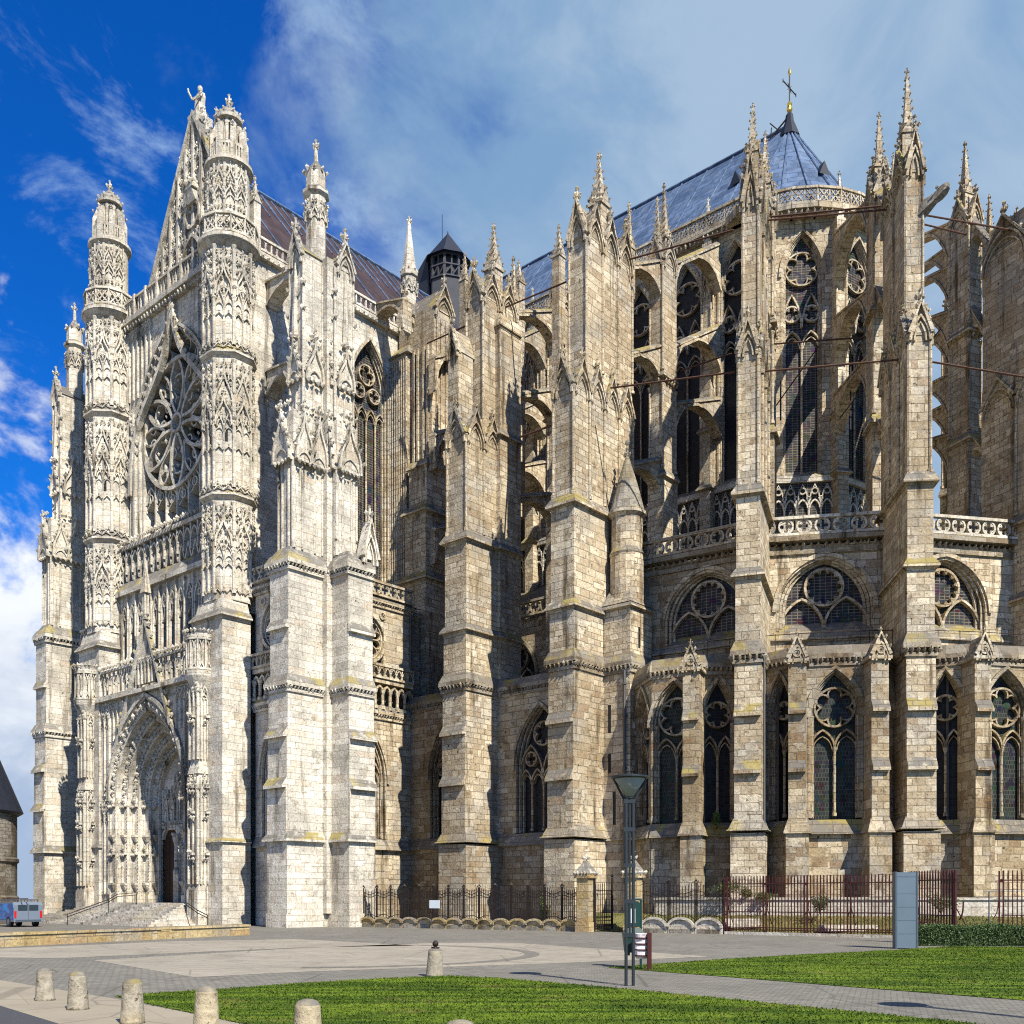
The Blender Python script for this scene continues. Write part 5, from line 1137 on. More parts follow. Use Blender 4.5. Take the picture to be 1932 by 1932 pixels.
# ------------------------------------------------------------------ corner buttresses of the transept
def corner_buttress(F, mat='white'):
    """cross-shaped pier: one arm to the south (b+), one outward (a+)"""
    m = MB()
    X0, X1, B0, B1 = 6.15, 8.0, -3.5, -1.55       # core; arms run to b=1.37 and a=10
    SA, EA = 1.37, 9.95
    si = lambda i: i if i < .2 else i * 1.35 if i < .5 else 1.35; ei = lambda i: i if i < .2 else 1.35 if i < .5 else 1.6
    def stage(z0, z1, ins, d=m, corner=True):
        d.box(F, X0 + ins * .5, X1 - ins * .5, B0 + ins * .3, SA - si(ins), z0, z1)
        d.box(F, X0 + ins * .5, EA - ei(ins), B0 + ins * .5, B1 - ins * .5, z0, z1)
        if corner: d.box(F, X1 - ins * .5, X1 + .38 - ins * .3, B1 - ins * .5, B1 + .38 - ins * .3, z0, z1)
    def course(z, ins, h=.3, pr=.16, d=m):
        string(d, F, X0 + ins * .5, X1 - ins * .5, B0, SA - ins, z, h, pr); string(d, F, X0, EA - ins, B0 + ins * .5, B1 - ins * .5, z + .003, h, pr)
    stage(0, .8, -.14, corner=False); stage(.8, 5.1, -.08); course(5.15, -.02, .45, .2)
    for arm in 'SE':
        prof = [(0, 5.2), (.14, 5.2), (.14, 8.15), (.42, 8.1), (.42, 8.27), (.08, 8.75), (.08, 11.1), (.36, 11.05), (.36, 11.22), (0, 11.7)]
        if arm == 'S': m.poly_a(F.mv(0, SA - .02), prof, X0, X1)
        else: m.poly_a(F.R(EA - .02, 0), [(b, z) for b, z in prof], -B1, -B0)
    stage(5.1, 13.8, 0); stage(13.8, 21.0, .08)
    for G, a0, a1 in ((F.mv(0, SA - .1), X0, X1), (F.R(EA - .1, 0), -B1, -B0)): m.poly_a(G, [(0, 17.4), (.26, 17.4), (.26, 17.55), (.02, 18.0)], a0, a1)
    o = link('corner_buttress', m, mat, CATH)
    c = MB(); cornice(c, F, X0, X1, B0, SA, 13.7, .6, .2, 'FLR'); cornice(c, F, X0, EA, B0, B1, 13.704, .6, .2, 'FR'); link('carved_cornice', c, 'carved', o)
    c = MB(); cornice(c, F, X0, X1, B0, SA - .08, 20.8, .6, .2, 'FLR'); cornice(c, F, X0, EA - .08, B0, B1, 20.804, .6, .2, 'FR')
    c.hexa(F, X0 - .2, X1 + .2, B0, SA + .12, 21.4, X0 + .3, X1 - .3, B0, SA - .45, 22.3); c.hexa(F, X0, EA + .12, B0 - .1, B1 + .2, 21.4, X0, EA - .45, B0 + .3, B1 - .3, 22.3)
    link('carved_cornice', c, 'carved', o)
    # upper stages: clustered shafts
    u = MB(); d = MB()
    stage(21.5, 30.3, .42, u); stage(30.3, 40.0, .55, u)
    def arms(ins):        # faces: (frame, a0, a1)
        S_, E_ = SA - si(ins), EA - ei(ins); xr = X1 - ins * .5; hs = (S_ - B1) / 2
        return [(F.mv((X0 + X1) / 2, S_), (X1 - X0) / 2 - ins * .5), (F.R(xr, (S_ + B1) / 2 + .1), hs - .1), (F.Lf(X0 + ins * .5, (S_ + B1) / 2), hs),
                (F.mv((xr + E_) / 2 + .1, B1 - ins * .5), (E_ - xr) / 2 - .1), (F.R(E_, (B0 + B1) / 2), (B1 - B0) / 2 - ins * .5)]
    for G, hw in arms(.42):
        for q in (-1, -.45, .45, 1): shaft(d, G, q * hw * .95, .02, 22.2, 27.6, .085, False)
        n = 2 if hw > 1.0 else 1
        for i in range(n):
            c0 = -hw + (2 * i + 1) * hw / n; w = hw / n
            d.poly_b(G, [(q, z) for q, z in ogee_pts(c0, w * 1.05, 27.3, 3.0, 6)], 0, .30); ogee(d, G, c0, w * 1.05, .30, 27.3, 3.0, .13, .14, 4, .3)
            leafrow(d, G, c0 - w, c0 + w, .3, 27.2, .17, .3)
        leafrow(d, G, -hw, hw, .1, 30.6, .18, .34)
    for G, hw in arms(.55):
        for q in (-.98, 0, .98): shaft(d, G, q * hw, .02, 30.5, 39.6, .08, False)
        d.poly_b(G, [(q, z) for q, z in ogee_pts(0, hw * .8, 32.4, 2.2, 6)], 0, .16); ogee(d, G, 0, hw * .85, .16, 32.4, 2.4, .13, .16, 4, .34); leafrow(d, G, -hw, hw, .2, 32.3, .2, .34); leafrow(d, G, -hw * .8, hw * .8, .2, 34.9, .18, .32)
        for z in (36.5, 38.0): d.crk(G, -hw, .1, z, .17, -.5, .7); d.crk(G, hw, .1, z, .17, .5, .7)
    for G, hw in (arms(.55)[0], arms(.55)[4]):
        gablet(d, G, 0, hw, .04, 39.6, 41.2, .13, .16, 3, .3); d.lathe(G, 0, .12, [(.22, 34.9), (.16, 36.5), (.03, 39.4)], 6)
    upo = link('upper_shaft', u, mat, o); link('carved_panelling', d, 'carved', upo)
    r = MB(); mid = (X0 + X1) / 2; r.poly_b(F, [(X0 + .2, 39.9), (mid, 40.8), (X1 - .2, 39.9)], B0, SA - 1.4); r.poly_b(F.R(), [(-B1 + .25, 39.9), (-(B0 + B1) / 2, 40.8), (-B0 - .2, 39.9)], X0, EA - 1.5); link('saddle_roof', r, 'grey', o)
    p = MB(); a, b = mid, -1.4
    p.lathe(F, a, b, [(.62, 40), (.62, 43.9), (.82, 44.1), (.82, 44.3), (.62, 44.5), (.6, 45.4), (.5, 45.6), (.14, 46.2), (.1, 47.0)], 8, pi / 8)
    for k in range(8):
        G = F.mv(a, b).rot(k * 45); ogee(p, G, 0, .22, .58, 42.4, .9, .08, .1, 3, .14); leafrow(p, G, -.22, .22, .62, 43.5, .12, .16); p.crk(G, 0, .56, 45.5, .2, 0, .7)
    p.finial(F, a, b, 46.9, .24); link('pinnacle', p, 'carved', o)
    return o
corner_buttress(S0); corner_buttress(S0.mv(-16.7, 0).mir().hk(1.04))
# little crocketed gable standing on the ledge beside the transept
m = MB(); G = faceE(9.8, 2.7); gablet(m, G, .4, .6, .15, 22.0, 24.3, .14, .2, 4, .3, .5); link('ledge_gable', m, 'carved', CATH)

# flying arches between the transept wall and its outer pier
for n, zt in ((2.6, 41.8), (2.6, 36.0)):
    m = MB(); G = faceE(0, n); flyer(m, G, 0, .42, 6.2, 1.0, zt - .5, zt, zt - 2.6, .6); link('flying_buttress', m, 'white', CATH)

# transept aisle: walls facing south and east, with roses and galleries
def aisle_face(F, a0, a1, ac, wwin, mat, green):
    m = MB(); wall_open(m, F, a0, a1, 0, 14.0, [(ac, wwin, 5.2, 9.4, 3.8)], 0, .7); m.box(F, a0, a1, -.9, -.6, 14, 16.2)
    m.hexa(F, a0, a1, -.5, .3, 4.9, a0, a1, -.5, 0, 5.6)
    wall_open(m, F, a0, a1, 16.2, 21.2, [(ac, 1.55, 17.1, 18.7, 1.55)], 0, .5)
    o = link('transept_aisle_wall', m, mat, CATH)
    window(CATH, F, ac, wwin - .05, 5.6, 9.4, 3.75, 0, .7, mat, 'glassgrid', 2, rose=[(11.6, .55, 4)], zsub=9.2, hsub=1.7, t=.14, subs=[(-wwin * .45, wwin * .5, 9.2, 2.4), (wwin * .45, wwin * .5, 9.2, 2.4)])
    t = MB(); zc = 18.75; t.bar(F, circ(ac, zc, 1.6, 28), .2, -.2, .12, True); t.bar(F, circ(ac, zc, 1.42, 28), .1, -.35, -.05, True); t.bar(F, circ(ac, zc, .28, 10), .1, -.4, -.1, True)
    for k in range(12):
        th = k * pi / 6; t.bar(F, [(ac + .28 * cos(th), zc + .28 * sin(th)), (ac + 1.15 * cos(th), zc + 1.15 * sin(th))], .08, -.4, -.12); t.bar(F, circ(ac + 1.12 * cos(th + pi / 12), zc + 1.12 * sin(th + pi / 12), .27, 6, th + pi / 12 - 1.6, th + pi / 12 + 1.6), .06, -.4, -.12)
    for sg in (-1, 1): q = MB(); foil(q, F, ac + sg * 1.4, 20.4, .22, 3, -.05, .1, .06); link('trefoil', q, mat, o)
    ro = link('rose_window', t, mat, o)
    g = MB(); g.add([F.p(a, -.45, z) for a, z in circ(ac, zc, 1.6, 24)], [tuple(range(24))]); link('glass', g, green, ro)
    a = MB(); cornice(a, F, a0, a1, -.3, 0, 13.5, .55, .2, 'F'); n = max(3, int((a1 - a0) / .62)); w = (a1 - a0) / n
    a.box(F, a0, a1, -.6, .25, 15.9, 16.2)
    for i in range(n):
        shaft(a, F, a0 + i * w, .1, 14.2, 15.5, .1); a.bar(F, parch(a0 + (i + .5) * w, w * .45, 15.3, .42, 5), .12, -.05, .2)
    link('arcade', a, mat, o)
    b = MB(); balus(b, F, a0, a1, .22, 16.2, .95, .5, 'arc', .08, .14); link('balustrade', b, mat, o); b = MB(); cornice(b, F, a0, a1, -.3, 0, 20.9, .5, .2, 'F'); balus(b, F, a0, a1, .15, 21.6, 1.0, .7, 'quat', .09, .16); link('balustrade', b, mat, o)
    if a1 - a0 > 4: m = MB(); m.rod(F.p(a1 - .15, .15, 14), F.p(a1 - .15, .15, 21), .07); link('drainpipe', m, 'pipe', CATH)
aisle_face(faceS(0, .9), 1.6, 5.95, 3.9, 1.7, 'white', 'glass')
aisle_face(faceE(5.6, 0), 3.4, 10.6, 6.6, 1.75, 'warm', 'glassgreen')
FLm = S0.mv(-15.4, 0).mir(); aisle_face(FLm.mv(0, -.9), 1.6, 5.95, 3.9, 1.7, 'white', 'glass')
m = MB(); p = S0.p; m.add([p(.9, -.9, 21.6), p(5.6, -.9, 21.6), p(5.6, -12, 21.6), p(.9, -12, 23)], [(0, 1, 2, 3)]); m.box(S0, 1.0, 5.0, -12, -1.8, 0, 21.3); link('aisle_roof', m, 'grey', CATH)

# ------------------------------------------------------------------ angle pier between transept and choir
m = MB(); F = faceS(2.8, 12.5)
m.box(F, 0, 2.3, -2.6, 0, 14, 24.2); string(m, F, 0, 2.3, -2.6, 0, 24.2, .4, .2); m.box(F, .1, 2.2, -2.6, -.1, 24, 28.8); string(m, F, .1, 2.2, -2.6, -.1, 29.0, .4, .2); m.box(F, .3, 2.1, -2.6, -.3, 29, 32.2); string(m, F, .3, 2.1, -2.6, -.3, 32.3, .4, .12)
m.box(F, -1.7, 2.0, -3.2, -.9, 14, 41.2); m.box(F, -2.2, -.2, -2.6, -.5, 21, 41.0)
for a in np.arange(-2.1, .0, .24): shaft(m, F, a, -.48, 21.5, 40.6, .09, False)
for a in (.2, .6, 1.2, 1.6): m.box(F, a, a + .16, -.9, -.72, 32.5, 41)
m.hexa(F, -2.4, .1, -2.8, -.3, 40.9, -1.6, -.6, -2.0, -1.2, 42.0); m.box(F, -1.6, 2.0, -3.0, -1.1, 41, 43.8)
m.poly_b(F, [(-1.7, 43.7), (-.8, 45.2), (.1, 43.7)], -3.0, -1.05); m.poly_b(F.R(2.0, 0), [(1.1, 43.7), (2.05, 45.4), (3.0, 43.7)], -3.6, .05)
gablet(m, F, -.8, .9, -1.0, 43.6, 45.3, .12, .15, 3, .28); gablet(m, F.R(2.0, 0), 2.05, .95, .05, 43.6, 45.5, .12, .15, 3, .28)
G = F.R(2.0, 0)
for a in (1.3, 1.7, 2.2, 2.6): m.box(G, a, a + .14, 0, .12, 32.5, 43)
ap_ = link('angle_pier', m, 'warm', CATH)
m = MB(); a, b = -1.5, -2.0
m.lathe(F, a, b, [(.55, 44), (.55, 47.4), (.68, 47.5), (.66, 47.8), (.5, 48.3), (.2, 50.6), (.12, 51.6)], 8, pi / 8); m.finial(F, a, b, 51.4, .24)
for k in range(8): G = F.mv(a, b).rot(k * 45); ogee(m, G, 0, .2, .52, 46.2, .8, .08, .1, 3, .14); m.crk(G, 0, .5, 47.9, .17, 0, .7); m.crk(G, 0, .3, 48.6, .13, 0, .7)
link('pinnacle', m, 'white', ap_)
m = MB(); G = faceS(0, 11.5); flyer(m, faceE(0, 11.8), 0, .4, 4.0, .9, 43.6, 44.4, 41.4, .5); link('flying_buttress', m, 'warm', CATH)
# more slender pinnacles seen above the choir aisles
for px, y0, y1, Y, hw in ((877, 560, 478, 80, .3), (979, 560, 492, 74, .32), (888, 640, 545, 72, .2), (1054, 520, 425, 66, .3)):
    q = pt(px, y0, Y); m = MB(); F = fang((q[0], q[1]), -41.1); zt_ = zh(y1, Y); pinnacle(m, F, 0, 0, q[2] - 16, hw, q[2] + (zt_ - q[2]) * .35, zt_); link('pinnacle', m, 'warm', CATH)

# crossing lantern, slate on open timber
q = pt(845, 540, 91.4); F = fang((q[0], q[1]), -41.1 + 12); zb = q[2]
m = MB(); m.lathe(F, 0, 0, [(1.75, zb - 6), (1.65, zb)], 8, pi / 8); lt = link('lantern_tower', m, 'timber', CATH)
m = MB(); m.lathe(F, 0, 0, [(2.15, zb + 2.0), (1.95, zb + 2.15), (.1, zb + 4.6), (.04, zb + 4.9)], 8, pi / 8); m.rod(F.p(-.6, 0, zb + 4), F.p(-.6, 0, zb + 6.6), .03); m.lathe(F, -1.5, .5, [(3.0, zb - 2.5), (1.2, zb + 2.2), (.2, zb + 3.0)], 4, pi / 4) if False else None; link('lantern_roof', m, 'slate', lt)
m = MB()
for k in range(8):
    G = F.rot(k * 45); G2 = F.rot(k * 45 + 22.5); ap = 1.72 * cos(pi / 8); hw = 1.72 * sin(pi / 8)
    m.box(G2, -.11, .11, 1.5, 1.72, zb, zb + 2.1); m.box(G, -hw, hw, ap - .1, ap + .06, zb, zb + .12); m.box(G, -hw, hw, ap - .1, ap + .06, zb + 1.0, zb + 1.12); m.bar(G, [(-hw, zb), (0, zb + 1.0)], .09, ap - .06, ap + .03); m.bar(G, [(0, zb), (hw, zb + 1.0)], .09, ap - .06, ap + .03); m.box(G, -.06, .06, ap - .1, ap, zb, zb + 2.3)
    m.box(G, -hw, hw, ap - .1, ap + .06, zb + 1.9, zb + 2.0)
m.lathe(F, 0, 0, [(1.2, zb), (1.2, zb + 2.3)], 8); link('timber_frame', m, 'timber', lt)
m = MB(); m.add([F.p(-6.5, 1, zb - 3), F.p(-1.4, 1.2, zb + 2.6), F.p(-1.4, -1.5, zb + 2.6), F.p(-6.5, -1.5, zb - 3), F.p(-1.0, 1.2, zb - 3), F.p(-1, -1.5, zb - 3)], [(0, 1, 2, 3), (0, 4, 1), (3, 2, 5), (1, 4, 5, 2)]); link('slate_slope', m, 'slate', lt)

# ------------------------------------------------------------------ ground, paving, lawns
def sheet(name, pts, z, mat, label, kind='structure', cat=None):
    m = MB(); m.add([(x, y, z) for x, y in pts], [tuple(range(len(pts)))]); o = link(name, m, mat); tag(o, label, cat or name.replace('_', ' '), kind=kind); return o
sheet('ground', [(-1500, -300), (1500, -300), (1500, 2500), (-1500, 2500)], 0, 'setts', 'grey sett paving of the cathedral square')
sheet('slab_paving', [gp(0, 1790), gp(330, 1776), gp(560, 1772), gp(785, 1784), gp(566, 1788), gp(115, 1808), gp(-300, 1804)], .004, 'slabs', 'pale paving band along the low wall before the steps')
sheet('slab_paving', [gp(176, 1812), gp(566, 1789), gp(820, 1779), gp(972, 1779), gp(1340, 1805), gp(1063, 1817), gp(566, 1834), gp(366, 1844)], .004, 'slabs', 'large pale paving panel in the middle of the square')
m = MB(); c0 = gp(620, 1800); q = []
for k in range(25):
    t = -1.9 + 3.0 * k / 24; q.append((t,))
ri, ro_ = 6.0, 6.45
for k in range(24):
    t0, t1 = -1.5 + 2.7 * k / 24, -1.5 + 2.7 * (k + 1) / 24
    m.add([(c0[0] + r * cos(t), c0[1] + r * sin(t), .008) for r, t in ((ri, t0), (ro_, t0), (ro_, t1), (ri, t1))], [(0, 1, 2, 3)])
tag(link('paving_arc', m, 'setts'), 'grey curved paving line inlaid in the pale panel', 'paving', kind='structure')
sheet('sidewalk', [gp(-60, 1840), gp(217, 1885), gp(363, 1913), gp(454, 1932), gp(560, 1950), (.5, 9.6), (3, 7), (-.8, 6.5), gp(110, 1932), gp(0, 1898), gp(-200, 1868)], .006, 'walk', 'beige sidewalk strip with stone bollards')
sheet('road', [gp(-200, 1868), gp(0, 1898), gp(110, 1932), (-.8, 6.5), (-2, 3), (-60, 3), (-60, 20)], .004, 'asphalt', 'dark asphalt road at the lower left corner')
LAWN1 = [gp(217, 1881), gp(330, 1872), gp(410, 1868), gp(566, 1856), gp(720, 1847), gp(850, 1842), gp(951, 1847), gp(1150, 1864), gp(1366, 1885), gp(1776, 1926), (6.9, 12.9), (9.5, 9), (9, 5), (3.2, 7.2), (.7, 9.8), gp(560, 1948), gp(454, 1931), gp(363, 1912)]
LAWN2 = [gp(1146, 1826), gp(1366, 1810), gp(1530, 1801), gp(1688, 1793), gp(1791, 1786), gp(1932, 1787), (27, 36), (24, 25), (13, 18.2), gp(1932, 1888), gp(1650, 1866), gp(1366, 1843)]
sheet('lawn', LAWN1, .012, 'lawn', 'mown lawn in the foreground behind the bollards'); sheet('lawn', LAWN2, .012, 'lawn', 'mown lawn on the right in front of the hedge')
def inside(px, py, poly):
    r = np.zeros(len(px), bool); n = len(poly)
    for i in range(n):
        (x0, y0), (x1, y1) = poly[i], poly[(i + 1) % n]
        if y0 != y1: r ^= ((y0 > py) != (y1 > py)) & (px < (x1 - x0) * (py - y0) / (y1 - y0) + x0)
    return r
def grass(name, poly, n, label, box, seed=1, mat='lawn', hs=(.014, .036), zf=None):
    g = np.random.default_rng(seed); x = g.uniform(box[0], box[1], n); y = g.uniform(box[2], box[3], n); k = inside(x, y, poly); x, y = x[k] + g.normal(0, .055, k.sum()), y[k] + g.normal(0, .055, k.sum()); n = len(x)
    h = g.uniform(*hs, n); t = g.uniform(0, 2 * pi, n); w = g.uniform(.006, .014, n) * (1 + y / 30); lx, ly = g.normal(0, .016, n), g.normal(0, .016, n)
    z0 = np.full(n, .01) if zf is None else zf(x, y)
    co = np.empty((n, 3, 3), 'f'); co[:, 0] = np.stack([x - w * np.cos(t), y - w * np.sin(t), z0], 1); co[:, 1] = np.stack([x + w * np.cos(t), y + w * np.sin(t), z0], 1); co[:, 2] = np.stack([x + lx, y + ly, z0 + h], 1)
    me = bpy.data.meshes.new(name); me.vertices.add(3 * n); me.vertices.foreach_set('co', co.ravel()); me.loops.add(3 * n); me.loops.foreach_set('vertex_index', np.arange(3 * n, dtype='i'))
    me.polygons.add(n); me.polygons.foreach_set('loop_start', np.arange(0, 3 * n, 3, dtype='i')); me.polygons.foreach_set('loop_total', np.full(n, 3, 'i')); me.update(); me.validate()
    me.materials.append(MAT[mat]); o = bpy.data.objects.new(name, me); COL.objects.link(o); tag(o, label, 'grass', kind='stuff')
grass('grass', LAWN1, 150000, 'short grass blades of the foreground lawn', (-7, 9.6, 8, 22.6), 3); grass('grass', LAWN2, 110000, 'short grass blades of the lawn by the hedge', (2, 22, 16, 37), 4)

# raised garden between the red railing and the chapels
GF = [(3.6, 53.0), (6.2, 51.6), (10.1, 49.3), (16.4, 44.2), (20, 41), (32, 38)]; GBk = [(4.4, 56), (7.5, 53.8), (11, 51.2), (18.5, 48.2), (23, 47.6), (33, 47)]
m = MB(); n = len(GF); m.add([(x, y, .015) for x, y in GF] + [(x, y, .85) for x, y in GBk] + [(x, y + 8, .9) for x, y in GBk], [(i, i + 1, n + i + 1, n + i) for i in range(n - 1)] + [(n + i, n + i + 1, 2 * n + i + 1, 2 * n + i) for i in range(n - 1)])
tag(link('garden_bank', m, 'dry'), 'sloping dry grass bank behind the red railing', 'bank', kind='structure')
def gz(x, y):
    fr = np.interp(x, [p[0] for p in GF], [p[1] for p in GF]); bk = np.interp(x, [p[0] for p in GBk], [p[1] for p in GBk]); return .02 + .83 * np.clip((y - fr) / np.maximum(bk - fr, .1), 0, 1)
grass('grass', GF + GBk[::-1], 40000, 'rough dry grass growing on the garden bank', (4, 30, 40, 56), 5, 'dry', (.03, .12), gz)
gw = thing('garden_wall', (14, 49.5, .8), 'low white stone retaining wall behind the red railing', 'wall')
for (p, q) in zip(GBk[1:-1], GBk[2:]):
    F, h = chord(p, q); m = MB(); m.box(F, -h, h, -.5, 0, .6, 1.62); link('wall_section', m, 'whitegarden', gw)
    m = MB(); m.box(F, -h - .02, h + .02, -.55, .07, 1.62, 1.76); link('coping', m, 'whitegarden', gw)
for px, py, Y, w, h, lb in ((1400, 1716, 49.6, .9, .35, 'pale stone block lying below the chapel pier left of the bushes'), (1600, 1728, 46.5, 1.3, .22, 'long pale stone slab lying on the bank near the grey panel')):
    q = pt(px, py, Y); F = fang((q[0], q[1]), -8); z = float(gz(np.array([q[0]]), np.array([q[1]]))[0]); m = MB(); m.hexa(F, -w, w, -.3, .3, z - .1, -w * .96, w * .95, -.27, .27, z + h); tag(link('stone_block', m, 'whitegarden'), lb, 'stone block')

def leaves(name, pts, size, mat, parent=None, seed=1):
    g = np.random.default_rng(seed); n = len(pts); a = g.normal(0, 1, (n, 3)); a /= np.linalg.norm(a, axis=1)[:, None]; b = np.cross(a, g.normal(0, 1, (n, 3))); b /= np.linalg.norm(b, axis=1)[:, None]
    s = (g.uniform(.6, 1.3, n) * size)[:, None]; p = np.asarray(pts); co = np.stack([p - a * s, p + b * s * .55, p + a * s, p - b * s * .55], 1)
    m = MB(); m.v = [tuple(x) for x in co.reshape(-1, 3)]; m.f = [(4 * i, 4 * i + 1, 4 * i + 2, 4 * i + 3) for i in range(n)]
    return link(name, m, mat, parent)
def bush(x, y, z, r, h, label, mat='leaf', n=700, seed=1, cat='bush', group=None, nm='bush'):
    t = thing(nm, (x, y, z), label, cat, group); g = np.random.default_rng(seed); pts = []
    for k in range(9):
        c = np.array([x + g.uniform(-.6, .6) * r, y + g.uniform(-.6, .6) * r, z + h * g.uniform(.3, .8)]); v = g.normal(0, 1, (n // 9, 3)); v /= np.linalg.norm(v, axis=1)[:, None]
        pts.append(c + v * g.uniform(.4, 1, (n // 9, 1)) * np.array([r * .5, r * .5, h * .33]))
    leaves('foliage', np.concatenate(pts), .045, mat, t, seed)
    m = MB(); [m.rod((x, y, z - .05), (x + g.uniform(-.4, .4) * r, y + g.uniform(-.4, .4) * r, z + h * .7), .015, 4) for _ in range(7)]; link('stems', m, 'twig', t)
for i, (px, py, Y, r, h, lb) in enumerate(((1546, 1722, 48.6, .48, .75, 'dark green rounded bush behind the red railing'), (1372, 1700, 50.8, .9, 1.0, 'spreading green shrub against the pier left of the white wall'), (1447, 1700, 50.4, .7, .4, 'low plants spilling over the white garden wall'),
        (1410, 1696, 51, .4, .5, 'small tuft of green plants on the wall between two shrubs'), (1775, 1722, 46.2, 1.0, .9, 'brown leggy shrub growing right of the grey panel'), (1030, 1742, 54.6, .35, 1.9, 'climbing green plant on the black iron railing by the gate'), (1352, 1565, 53.5, .25, .9, 'weeds growing on the ledge beside a chapel window'))):
    q = pt(px, py, Y); bush(q[0], q[1], q[2] if i != 5 else 0, r, h, lb, 'leaf' if i else 'hedge', 900, 20 + i, 'bush' if i not in (2, 3, 5, 6) else 'plant', nm='bush' if i not in (2, 3, 5, 6) else 'plant')
# hedge
F = fang(gp(1862, 1785), -4); t = thing('hedge', (*F.o, 0), 'low clipped dark green hedge at the right edge of the lawn', 'hedge'); g = np.random.default_rng(9)
m = MB(); m.box(F, -2.4, 4.2, -.95, -.06, 0, .64); link('stems', m, 'hedge', t)
pts = []
for _ in range(15000):
    a = g.uniform(-2.5, 4.3); u = g.random(); b, z = (g.normal(0, .035), g.uniform(.03, .70)) if u < .5 else (g.uniform(-1, .02), .68 + g.normal(0, .035)) if u < .9 else (g.uniform(-1, 0), g.uniform(0, .7))
    if u >= .9: a = -2.5 + g.normal(0, .03)
    pts.append(F.p(a, b + .04 * sin(a * 5) * (z / .7), z + .03 * sin(a * 3.1)))
leaves('foliage', pts, .035, 'hedge', t, 8)

# ------------------------------------------------------------------ low wall, steps, handrails
w0, w1 = (-17.85, 35.7), (-12.2, 47.6); F, h = chord(w0, w1); t = thing('low_wall', (*F.o, 0), 'low yellowish stone wall in front of the portal steps', 'wall')
m = MB(); m.box(F, -h, h, -.6, 0, 0, .40); m.box(F, h - 5.6, h - 5.0, -.1, .035, 0, .39); link('masonry', m, 'lowwall', t); m = MB(); m.box(F, -h - .03, h + .03, -.64, .05, .40, .50); link('coping', m, 'lowwall', t)
G = F.Lf(-h, 0); m = MB(); m.box(G, -9, -.61, -.58, -.02, 0, .40); link('masonry', m, 'lowwall', t); m = MB(); m.box(G, -9, -.64, -.62, .03, .40, .50); link('coping', m, 'lowwall', t)
t = thing('steps', (*S0.at(-8, 3), 0), 'broad pale stone steps rising to the portal door', 'steps'); n = 11
for i in range(n):
    m = MB(); m.box(S0, -18.7 + i * .58, -.1 - i * .2, -.5 if i == n - 1 else 1.0, 5.6 - i * .36, .128 * i + (.001 if i else 0), .128 * (i + 1)); link('step', m, 'white', t)
for lb, pts in (('bent metal handrail along the left side of the steps', ((127, 1725, 65), (205, 1697, 67.5), (222, 1687, 68.5), (258, 1684, 69))), ('short metal handrail at the right foot of the steps', ((352, 1703, 64.5), (372, 1717, 61.5), (392, 1727, 60)))):
    m = MB(); q = [pt(*p) for p in pts]
    for dz in (0, -.16):
        for a, b in zip(q, q[1:]): m.rod((a[0], a[1], a[2] + dz), (b[0], b[1], b[2] + dz), .028)
    for a in (q[0], q[-1], q[1]): m.rod(a, (a[0], a[1], max(0, a[2] - .9)), .025)
    tag(link('handrail', m, 'iron'), lb, 'handrail')

# ------------------------------------------------------------------ stone bollards
def bollard(x, y, h, r, label, ball=False):
    t = thing('bollard', (x, y, 0), label, 'bollard', 'stone bollards on the square'); F = W0.mv(x, y); ti = rad(rnd.uniform(-2, 2))
    m = MB(); m.lathe(F, 0, 0, [(r * 1.06, 0), (r, .04), (r * .80, h - .09), (r * .80, h - .06), (r * .62, h - .02), (r * .30, h), (.01, h + .005)], 24); link('stone', m, 'bollard', t, True)
    if ball:
        m = MB(); m.lathe(F, 0, 0, [(.09, h - .01), (.04, h + .02), (.04, h + .03)] + [(.068 * sin(k * pi / 8), h + .09 - .068 * cos(k * pi / 8)) for k in range(1, 8)] + [(.015, h + .165)], 14); m.rod((x - .09, y, h + .01), (x + .09, y, h + .01), .016); link('iron_ball', m, 'iron', t, True)
    t.rotation_euler = (ti * .6, ti, 0)
for px, py, h, r, lb in ((85, 1888, .55, .155, 'farthest left stone bollard, at the head of the sidewalk row'), (147, 1905, .58, .16, 'second stone bollard from the left on the sidewalk'), (250, 1931, .61, .16, 'stone bollard with a broken patched collar on the sidewalk'),
        (389, 1955, .615, .165, 'bollard whose base is cut by the frame, before the lawn corner'), (580, 1994, .62, .17, 'bollard with only its upper half seen against the lawn'), (870, 2056, .62, .175, 'bollard of which only the rounded tip shows at the bottom edge')):
    bollard(*gp(px, py), h, r, lb)
bollard(*gp(820, 1842), .62, .19, 'stone bollard topped with a dark iron ball at the lawn tip', True)
m = MB(); x, y = gp(250, 1931); m.lathe(W0.mv(x, y), 0, 0, [(.145, .40), (.151, .41), (.146, .45), (.140, .46)], 24)

